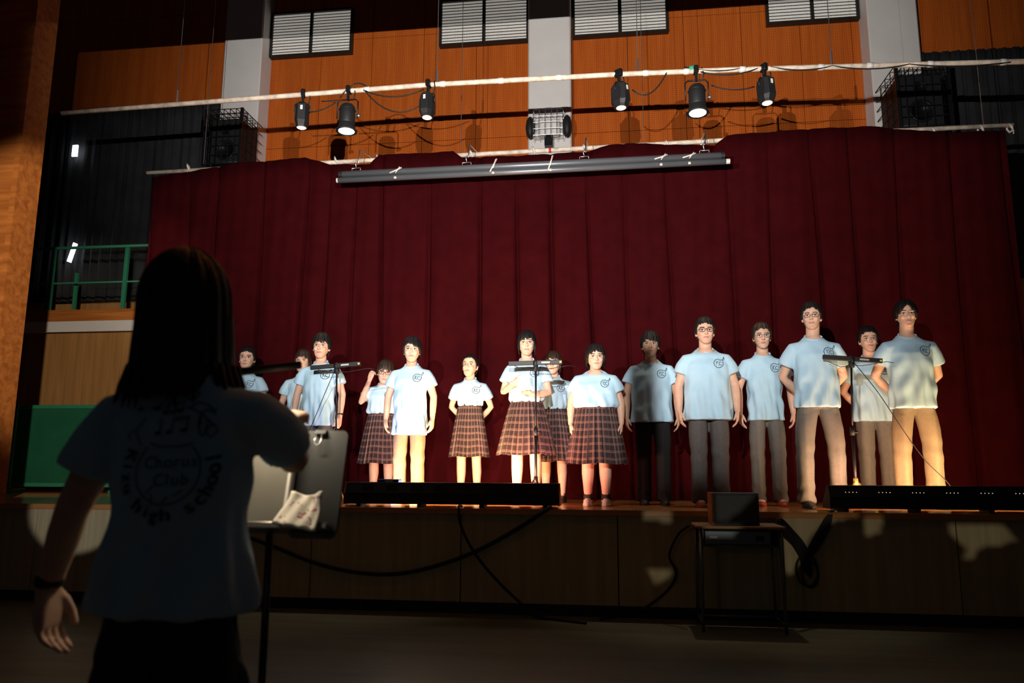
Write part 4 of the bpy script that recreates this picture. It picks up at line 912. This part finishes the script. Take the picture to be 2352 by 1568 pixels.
        if sm is M_shoew:
            for k in range(4): MB().box(fx-.016, fx+.016, -.045-.016*k, -.039-.016*k, .055-.004*k, .059-.004*k).build('lace', M_cordw, so)
            MB().tube([(fx, .008*h, .05), (fx, .008*h, .105)], [.0255*h*lw, .0235*h*lw], 14).build('sock', M_sock, t, True)
        elif sm is M_shoer:
            MB().ellip((fx*1.03, yf+.085, .046), .034, .042, .016).build('vamp', M_shoew, so, True)
    # ---- hair, glasses
    stl = dict(STYLE[hair]); stl['seed'] = seed*3+1
    hb_ = hair_mesh(**stl); hb_.xform(HM); hm_ = hairm or M_hair
    ho = hb_.build('hair', hm_, t, True)
    if hair in ('bangs', 'tied'):
        q = MB().tube([(0.0, .09, .06), (0.01, .125, .03), (.035, .12, -.03), (.05, .10, -.09)], [.02, .026, .022, .006], 10); q.xform(HM); q.build('ponytail', hm_, ho, True)
        if hair == 'bangs':
            for sd_ in (-1, 1):
                q = MB().tube([(sd_*.066, -.05, .14), (sd_*.077, -.052, .08), (sd_*.072, -.058, .01)], [.009, .007, .002], 8); q.xform(HM); q.build('side_lock', hm_, ho, True)
    if glasses:
        q = MB()
        for sd_ in (-1, 1):
            q.tube([(sd_*.0325+.0235*math.copysign(abs(math.cos(a))**.75, math.cos(a)), -.1025+.006*abs(math.cos(a)), .111+.0165*math.copysign(abs(math.sin(a))**.75, math.sin(a))) for a in np.linspace(0, 2*math.pi, 25)], .0017, 6)
            q.tube([(sd_*.056, -.0965, .115), (sd_*.072, -.07, .114), (sd_*.0785, .005, .118)], .0016, 6)
        q.tube([(-.010, -.1035, .114), (0, -.107, .116), (.010, -.1035, .114)], .0017, 6); q.xform(HM); q.build('glasses', glasses, t, True)
    return t, HM, bvh, sh
F1 = 'choir'
SI = []
def sing(*a, **k): r = person(*a, **k); SI.append(r); return r
sing('boy with narrow face at the end of the choir nearest the conductor', -3.82, 7.60, STZ, 1.60, 0.74, hair='short', yaw=14, seed=1, tm=M_trd, bw=.95)
sing('girl with fringe half hidden behind the boy with a wristwatch', -3.235, 7.70, STZ, 1.575, 0.86, hair='bangs', hairm=M_hairb, yaw=6, seed=2, wear='skirt', waist_z=.93, skirt=(.45, .24), bw=.9, skin=M_skin)
w3 = sing('boy with thick fringe and a dark wristwatch behind a microphone stand', -2.81, 7.12, STZ, 1.635, 0.725, hair='fringe', yaw=8, seed=3, tm=M_trd, bw=.95, sw=1.02)
sing('girl in plaid skirt raising a hand to her glasses', -2.40, 7.90, STZ, 1.475, 0.90, hair='fringe', hairm=M_hairb, yaw=16, roll=6, pitch=6, pose=('glasses', 'side'), glasses=M_glass, wear='skirt', waist_z=.905, skirt=(.375, .245), seed=4, bw=1.12)
sing('short haired singer in brown trousers and long pale shirt', -1.875, 7.05, STZ, 1.575, 0.635, hair='side', yaw=10, seed=5, tm=M_trb, bw=1.0, sw=1.02, shoes=M_shoew)
sing('girl with tied back hair and hands behind her back in plaid skirt', -1.44, 7.80, STZ, 1.515, 0.95, hair='tied', yaw=-6, pitch=-8, pose='behind', wear='skirt', waist_z=.975, skirt=(.445, .205), seed=6, bw=.88)
g7 = sing('tall girl with fringe holding a sheet of paper behind the middle microphone', -0.775, 7.14, STZ, 1.635, 0.94, hair='bangs', yaw=6, pose=('paper_hi', 'paper_lo'), wear='skirt', waist_z=.955, skirt=(.455, .275), seed=7, bw=1.0)
sing('girl half hidden behind the girl with paper, in plaid skirt', -0.565, 7.78, STZ, 1.53, 0.94, hair='bangs', hairm=M_hairb, yaw=-4, pose='behind', wear='skirt', waist_z=.935, skirt=(.40, .235), seed=8, bw=.95)
sing('stout girl with short black hair, plaid skirt and pinkish sneakers', -0.125, 7.12, STZ, 1.485, 0.90, hair='pixie', yaw=8, wear='skirt', waist_z=.895, skirt=(.375, .275), seed=9, bw=1.38, sw=1.12, shoes=M_shoew, hs=1.06)
sing('boy with straight fringe, dark trousers and dark shoes beside the stout girl', 0.405, 7.40, STZ, 1.645, 0.765, hair='fringe', yaw=-3, seed=10, tm=M_trk, bw=1.17, sw=1.05, skin=M_skin2)
sing('broad boy with glasses and charcoal trousers in mid choir', 0.885, 7.08, STZ, 1.71, 0.765, hair='short', yaw=0, pitch=-6, seed=11, tm=M_trd, bw=1.22, sw=1.06, glasses=M_glass, shoes=M_shoer)
sing('slim boy with thin glasses behind the school desk speaker', 1.455, 7.40, STZ, 1.71, 0.78, hair='short', hairm=M_hairb, yaw=-4, pitch=-2, seed=12, tm=M_trg, bw=.93, sw=1.0, glasses=M_glassl, shoes=M_shoer)
sing('very tall boy with glasses, olive grey trousers, hands behind his back', 1.835, 7.05, STZ, 1.825, 0.87, hair='short', yaw=-16, pose='behind', seed=13, tm=M_trg, bw=1.02, sw=1.04, glasses=M_glassl, shoes=M_shoed, stance=.075)
sing('shorter boy standing behind between the two tallest boys', 2.515, 7.70, STZ, 1.71, 0.785, hair='short', yaw=-5, pose='behind', seed=14, tm=M_trg, bw=1.02, sw=1.0)
sing('tallest boy with centre parted hair and brown trousers at the far end', 2.665, 7.12, STZ, 1.84, 0.865, hair='centre', yaw=-8, pose='behind', seed=15, tm=M_trb, bw=1.02, sw=1.05, stance=.07)
# wristwatch as a child of its wearer
h3 = 1.635; MB().tube([(.140*h3*1.02+.026*math.cos(a), -.014*h3+.026*math.sin(a), .512*h3) for a in np.linspace(0, 2*math.pi, 17)], [(.009, .003)]*17, 6, upv=(0, 0, 1)).build('wristwatch', M_black, w3[0], True)
# the sheet of paper held by the girl
pv = []
for j in range(6):
    for i in range(6): pv.append((-.06+.115*i/5, -.006*math.sin(i/5*3), -.075+.15*j/5))
pp = MB().add(pv, [(j*6+i, j*6+i+1, (j+1)*6+i+1, (j+1)*6+i) for j in range(5) for i in range(5)])
pp.xform(Matrix.Rotation(R(-6), 4, 'Y') @ Matrix.Rotation(R(-12), 4, 'X'))
po = pp.build('paper_sheet', mat('paper', (0.85, 0.83, 0.78), 0.8), None, True, loc=(-0.775+.005, 7.14-.235, STZ+1.635*.675)); md = po.modifiers.new('paper_thickness', 'SOLIDIFY'); md.thickness = .001
tag(po, 'white sheet of paper held by the girl behind the middle microphone', 'paper')

# ------------------------------------------------------------------ conductor (seen from behind, facing the choir)
hC = 1.625
right = dict(S=Vector((-.145, .008, 1.285)), E=(-.165, -.16, 1.185), W=(-.075, -.33, 1.28), F=(.25, -1, .35), N=(.2, -.25, -1), k='relax')
left = dict(S=Vector((.145, .010, 1.285)), E=(.225, .03, 1.085), W=(.300, -.02, .925), F=(-.06, -.05, -1), N=(-1, 0, 0), k='relax')
cd_, HMc, bvc, shc = person('conductor with shoulder length dark hair and arm raised, back to the camera', -0.87, 1.5, 0, hC, 0.885, rz=math.pi, bw=.84, sw=1.0, ups=.012, hx=.022, hs=1.03, pose=(right, left), tm=M_trk, hair='bob', seed=21, vox=0.8, emblem=False, stance=.085, sleeve=.66, hemw=1.15, tw=1.08)
MB().tube([(.295+.025*math.cos(a), -.016+.025*math.sin(a), .935) for a in np.linspace(0, 2*math.pi, 21)], [(.013, .004)]*21, 6, upv=(0, 0, 1)).build('wristband', M_black, cd_, True)
# print on the back of the shirt (local +Y side; x is mirrored for a viewer behind)
def text_mesh(txt, size):
    cu = bpy.data.curves.new('txt', 'FONT'); cu.body = txt; cu.size = size; cu.align_x = 'CENTER'; cu.align_y = 'CENTER'; cu.resolution_u = 3
    o = bpy.data.objects.new('txt', cu); COL.objects.link(o); dg = bpy.context.evaluated_depsgraph_get(); ev = o.evaluated_get(dg); me = ev.to_mesh()
    v = [tuple(p.co[:2]) for p in me.vertices]; f = [tuple(p.vertices) for p in me.polygons]; ev.to_mesh_clear(); bpy.data.objects.remove(o); bpy.data.curves.remove(cu); return v, f
cx, cz = -0.022, 1.165
pr_ = MB()
def back_pt(u, w_):
    X_, Z_ = cx-u, cz+w_
    h = bvc.ray_cast(Vector((X_, 1.0, Z_)), Vector((0, -1, 0))); yy = max(h[0].y, .05) if h[0] is not None else .06
    return (X_, yy+.0045, Z_)
def put(ch, size, u, w_, ang, bold=1.0):
    v, f = text_mesh(ch, size); c, s = math.cos(ang), math.sin(ang); q = MB()
    for dx in ((-.0009, .0009) if bold > 1 else (0,)):
        q.add([back_pt(u+(x*bold+dx)*c-y*s, w_+(x*bold+dx)*s+y*c) for x, y in v], f)
    q.build('letter', M_ink, shc)
arc = 'Kizu high school'; n = len(arc)
for i, ch in enumerate(arc):
    if ch == ' ': continue
    a = R(162+(i/(n-1))*214); put(ch, .036, .086*math.cos(a), .086*math.sin(a), a+math.pi/2, 1.15)
for word, u0, w0 in (('Chorus', -.047, .013), ('Club', -.022, -.021)):
    adv = {'C': .021, 'h': .0185, 'o': .0185, 'r': .0135, 'u': .0185, 's': .0155, 'l': .0095, 'b': .019}; u = u0
    for ch in word:
        put(ch, .033, u+adv[ch]/2, w0+.05*(u+.02), R(3)); u += adv[ch]
stk = [[(.064*math.cos(a), .064*math.sin(a)-.002) for a in np.linspace(R(135), R(405), 30)]]
stk += [[(-.060, .045), (-.075, .075), (-.055, .098)], [(.095*math.cos(a), .095*math.sin(a)+.03) for a in np.linspace(R(35), R(75), 8)],
        [(-.05, .118), (-.03, .125), (-.018, .142), (-.012, .13), (-.022, .118)], [(-.038, .15), (-.01, .158), (.02, .158), (.045, .150)],
        [(-.012, .112), (-.012, .128), (.018, .132), (.018, .116)], [(.004, .113), (.004, .129)], [(.028, .118), (.045, .132), (.065, .125), (.078, .108)], [(.05, .108), (.062, .118), (.07, .112), (.078, .12)],
        [(.030+.010*math.cos(a), .146+.009*math.sin(a)) for a in np.linspace(0, 2*math.pi, 12)], [(-.022, .072), (-.02, .098), (-.030, .09)], [(.002, .074), (.004, .10), (.034, .104), (.030, .078)], [(.004, .095), (.034, .099)],
        [(.05+.004*math.cos(a)+.002*a, .085+.02*math.sin(a)) for a in np.linspace(0, 7, 16)], [(.062, .075), (.078, .09), (.085, .075), (.072, .062), (.066, .072)], [(-.085, .055), (-.092, .068), (-.08, .075)], [(-.088, .04), (-.078, .034), (-.083, .022)]]
stk += [[(-.038, -.045), (-.020, -.03)], [(.018, -.05), (.036, -.038)], [(-.02, -.06), (-.026, -.045)], [(.0, -.062), (.01, -.05)], [(-.04, .05), (-.02, .044), (.02, .044), (.045, .05)]]
for hx, hz_ in ((-.026, .070), (-.002, .072), (.026, .076), (-.074, .118), (-.035, .118), (-.016, .111), (.0, .112), (.013, .115)):
    stk.append([(hx-.006, hz_-.001), (hx, hz_), (hx+.006, hz_+.001)])
bb_ = MB()
for s_ in stk:
    wd = .0062 if len(s_) == 3 and abs(s_[2][0]-s_[0][0]) < .013 and abs(s_[2][1]-s_[0][1]) < .003 else .0026
    L = []
    for i, (u, w_) in enumerate(s_):
        a = s_[max(i-1, 0)]; c = s_[min(i+1, len(s_)-1)]; tx, tz = c[0]-a[0], c[1]-a[1]; nn_ = math.hypot(tx, tz) or 1; ou, ow = -tz/nn_*wd/2, tx/nn_*wd/2
        L += [back_pt(u+ou, w_+ow), back_pt(u-ou, w_-ow)]
    bb_.add(L, [(2*i, 2*i+1, 2*i+3, 2*i+2) for i in range(len(s_)-1)])
bb_.build('back_drawing', M_ink, shc)
# loose hair ends of the conductor
hair_o = [c for c in cd_.children if c.name.startswith('hair')][0]
for i in range(26):
    a = RNG.uniform(R(60), R(300)); q = MB(); r0 = .105+.02*RNG.rand()
    x0, y0 = math.sin(a)*r0, -math.cos(a)*r0
    q.tube([(x0*.95, y0*.95, .0), (x0*1.05, y0*1.05, -.045), (x0*(1.05+.25*RNG.rand()), y0*1.1, -.072-.02*RNG.rand())], [.003, .007, .001], 6); q.xform(HMc); q.build('hair_strand', M_hair, hair_o, True)

# ------------------------------------------------------------------ unseen lamp housings, added above the photographer to trim the front beams
rig = st(empty('unseen_light_rig', (0, 1.0, 3.9)))
MB().tube([(-2.2, -0.2, 0.0), (0.8, -0.2, 0.0)], 0.025, 10).build('rig_pipe', M_blackm, rig, True)
for i, (loc, tg, e, c, hf) in enumerate(FOH):
    dx, dz = loc[0], loc[2]-3.9
    hb2 = MB(); hb2.lathe([(0.09, 0.32), (0.10, 0.3), (0.10, 0.06)], (dx, 0, dz), n=18, axis='y'); hb2.build('lamp_housing', M_black, rig)
    # added barn door, lip cutting the beam at the front row's shins
    yl = 0.35; zl = -yl*(2.65-1.21)/(SF-1.0)
    MB().box(dx-0.36, dx+0.36, yl, yl+0.004, dz+zl-0.10, dz+zl).build('added_barn_door', M_black, rig)
    kx = yl/6.4; MB().box(dx+(0.16-loc[0])*kx, dx+(0.50-loc[0])*kx, yl, yl+0.004, dz+zl, dz+(2.36-2.65)*kx).build('added_shade_flag', M_black, rig)  # tab added to shade the boy beside the stout girl
    MB().tube([(dx, -0.2, dz+0.1), (dx, -0.2, 0.0)], 0.015, 8).build('hanger', M_blackm, rig)
# unseen plate added to cut the stray beam into patches on the stage front
PX = lambda x, y: (0.337+(x-1500)*.00328, .839-(y-1172)*.00345)
HOLES = [[PX(*p) for p in q] for q in (
 [(1800,1172),(1985,1172),(1975,1182),(1930,1190),(1900,1200),(1870,1225),(1850,1260),(1835,1290),(1815,1315),(1800,1300)],
 [(1990,1180),(2033,1180),(2030,1220),(1990,1222)], [(2178,1193),(2205,1195),(2305,1197),(2325,1228),(2290,1240),(2245,1245),(2225,1272),(2205,1272),(2215,1250),(2180,1215)],
 [(1472,1173),(1542,1173),(1542,1199),(1472,1196)], [(1478,1305),(1540,1307),(1528,1325),(1500,1340),(1490,1325)])]
HOLES += [[(.78, .97), (1.13, .97), (1.07, .90), (.95, .80), (.87, .735), (.78, .735)], [(.68, .725), (1.0, .725), (.90, .62), (.68, .62)]]
def inside(x, z, poly):
    r = False; j = len(poly)-1
    for i in range(len(poly)):
        (x1, z1), (x2, z2) = poly[i], poly[j]
        if (z1 > z) != (z2 > z) and x < (x2-x1)*(z-z1)/(z2-z1)+x1: r = not r
        j = i
    return r
kk = 0.35/9.0; gob = MB(); dz_ = .02; z = -2.4
gob.box(-5.6*kk, 5.6*kk, 0, .001, (-2.4-STRAY[2])*kk, (0.2-STRAY[2])*kk); gob.box(-5.6*kk, 5.6*kk, 0, .001, (1.02-STRAY[2])*kk, (5.2-STRAY[2])*kk)
for r in range(41):
    z0 = .2+r*dz_; run = -5.2; open_ = False; xs = np.arange(-5.2, 6.0, .02)
    for x in xs:
        hol = any(inside(x, z0+dz_/2, q) for q in HOLES)
        if hol and not open_: gob.box((run-STRAY[0])*kk, (x-STRAY[0])*kk, 0, .001, (z0-STRAY[2])*kk, (z0+dz_-STRAY[2])*kk); open_ = True
        if not hol and open_: run = x; open_ = False
    gob.box((run-STRAY[0])*kk, (6.0-STRAY[0])*kk, 0, .001, (z0-STRAY[2])*kk, (z0+dz_-STRAY[2])*kk)
gl = st(empty('stray_beam_mask', (STRAY[0], STRAY[1]+.35, STRAY[2]))); gob.build('cut_out_plate', M_black, gl)
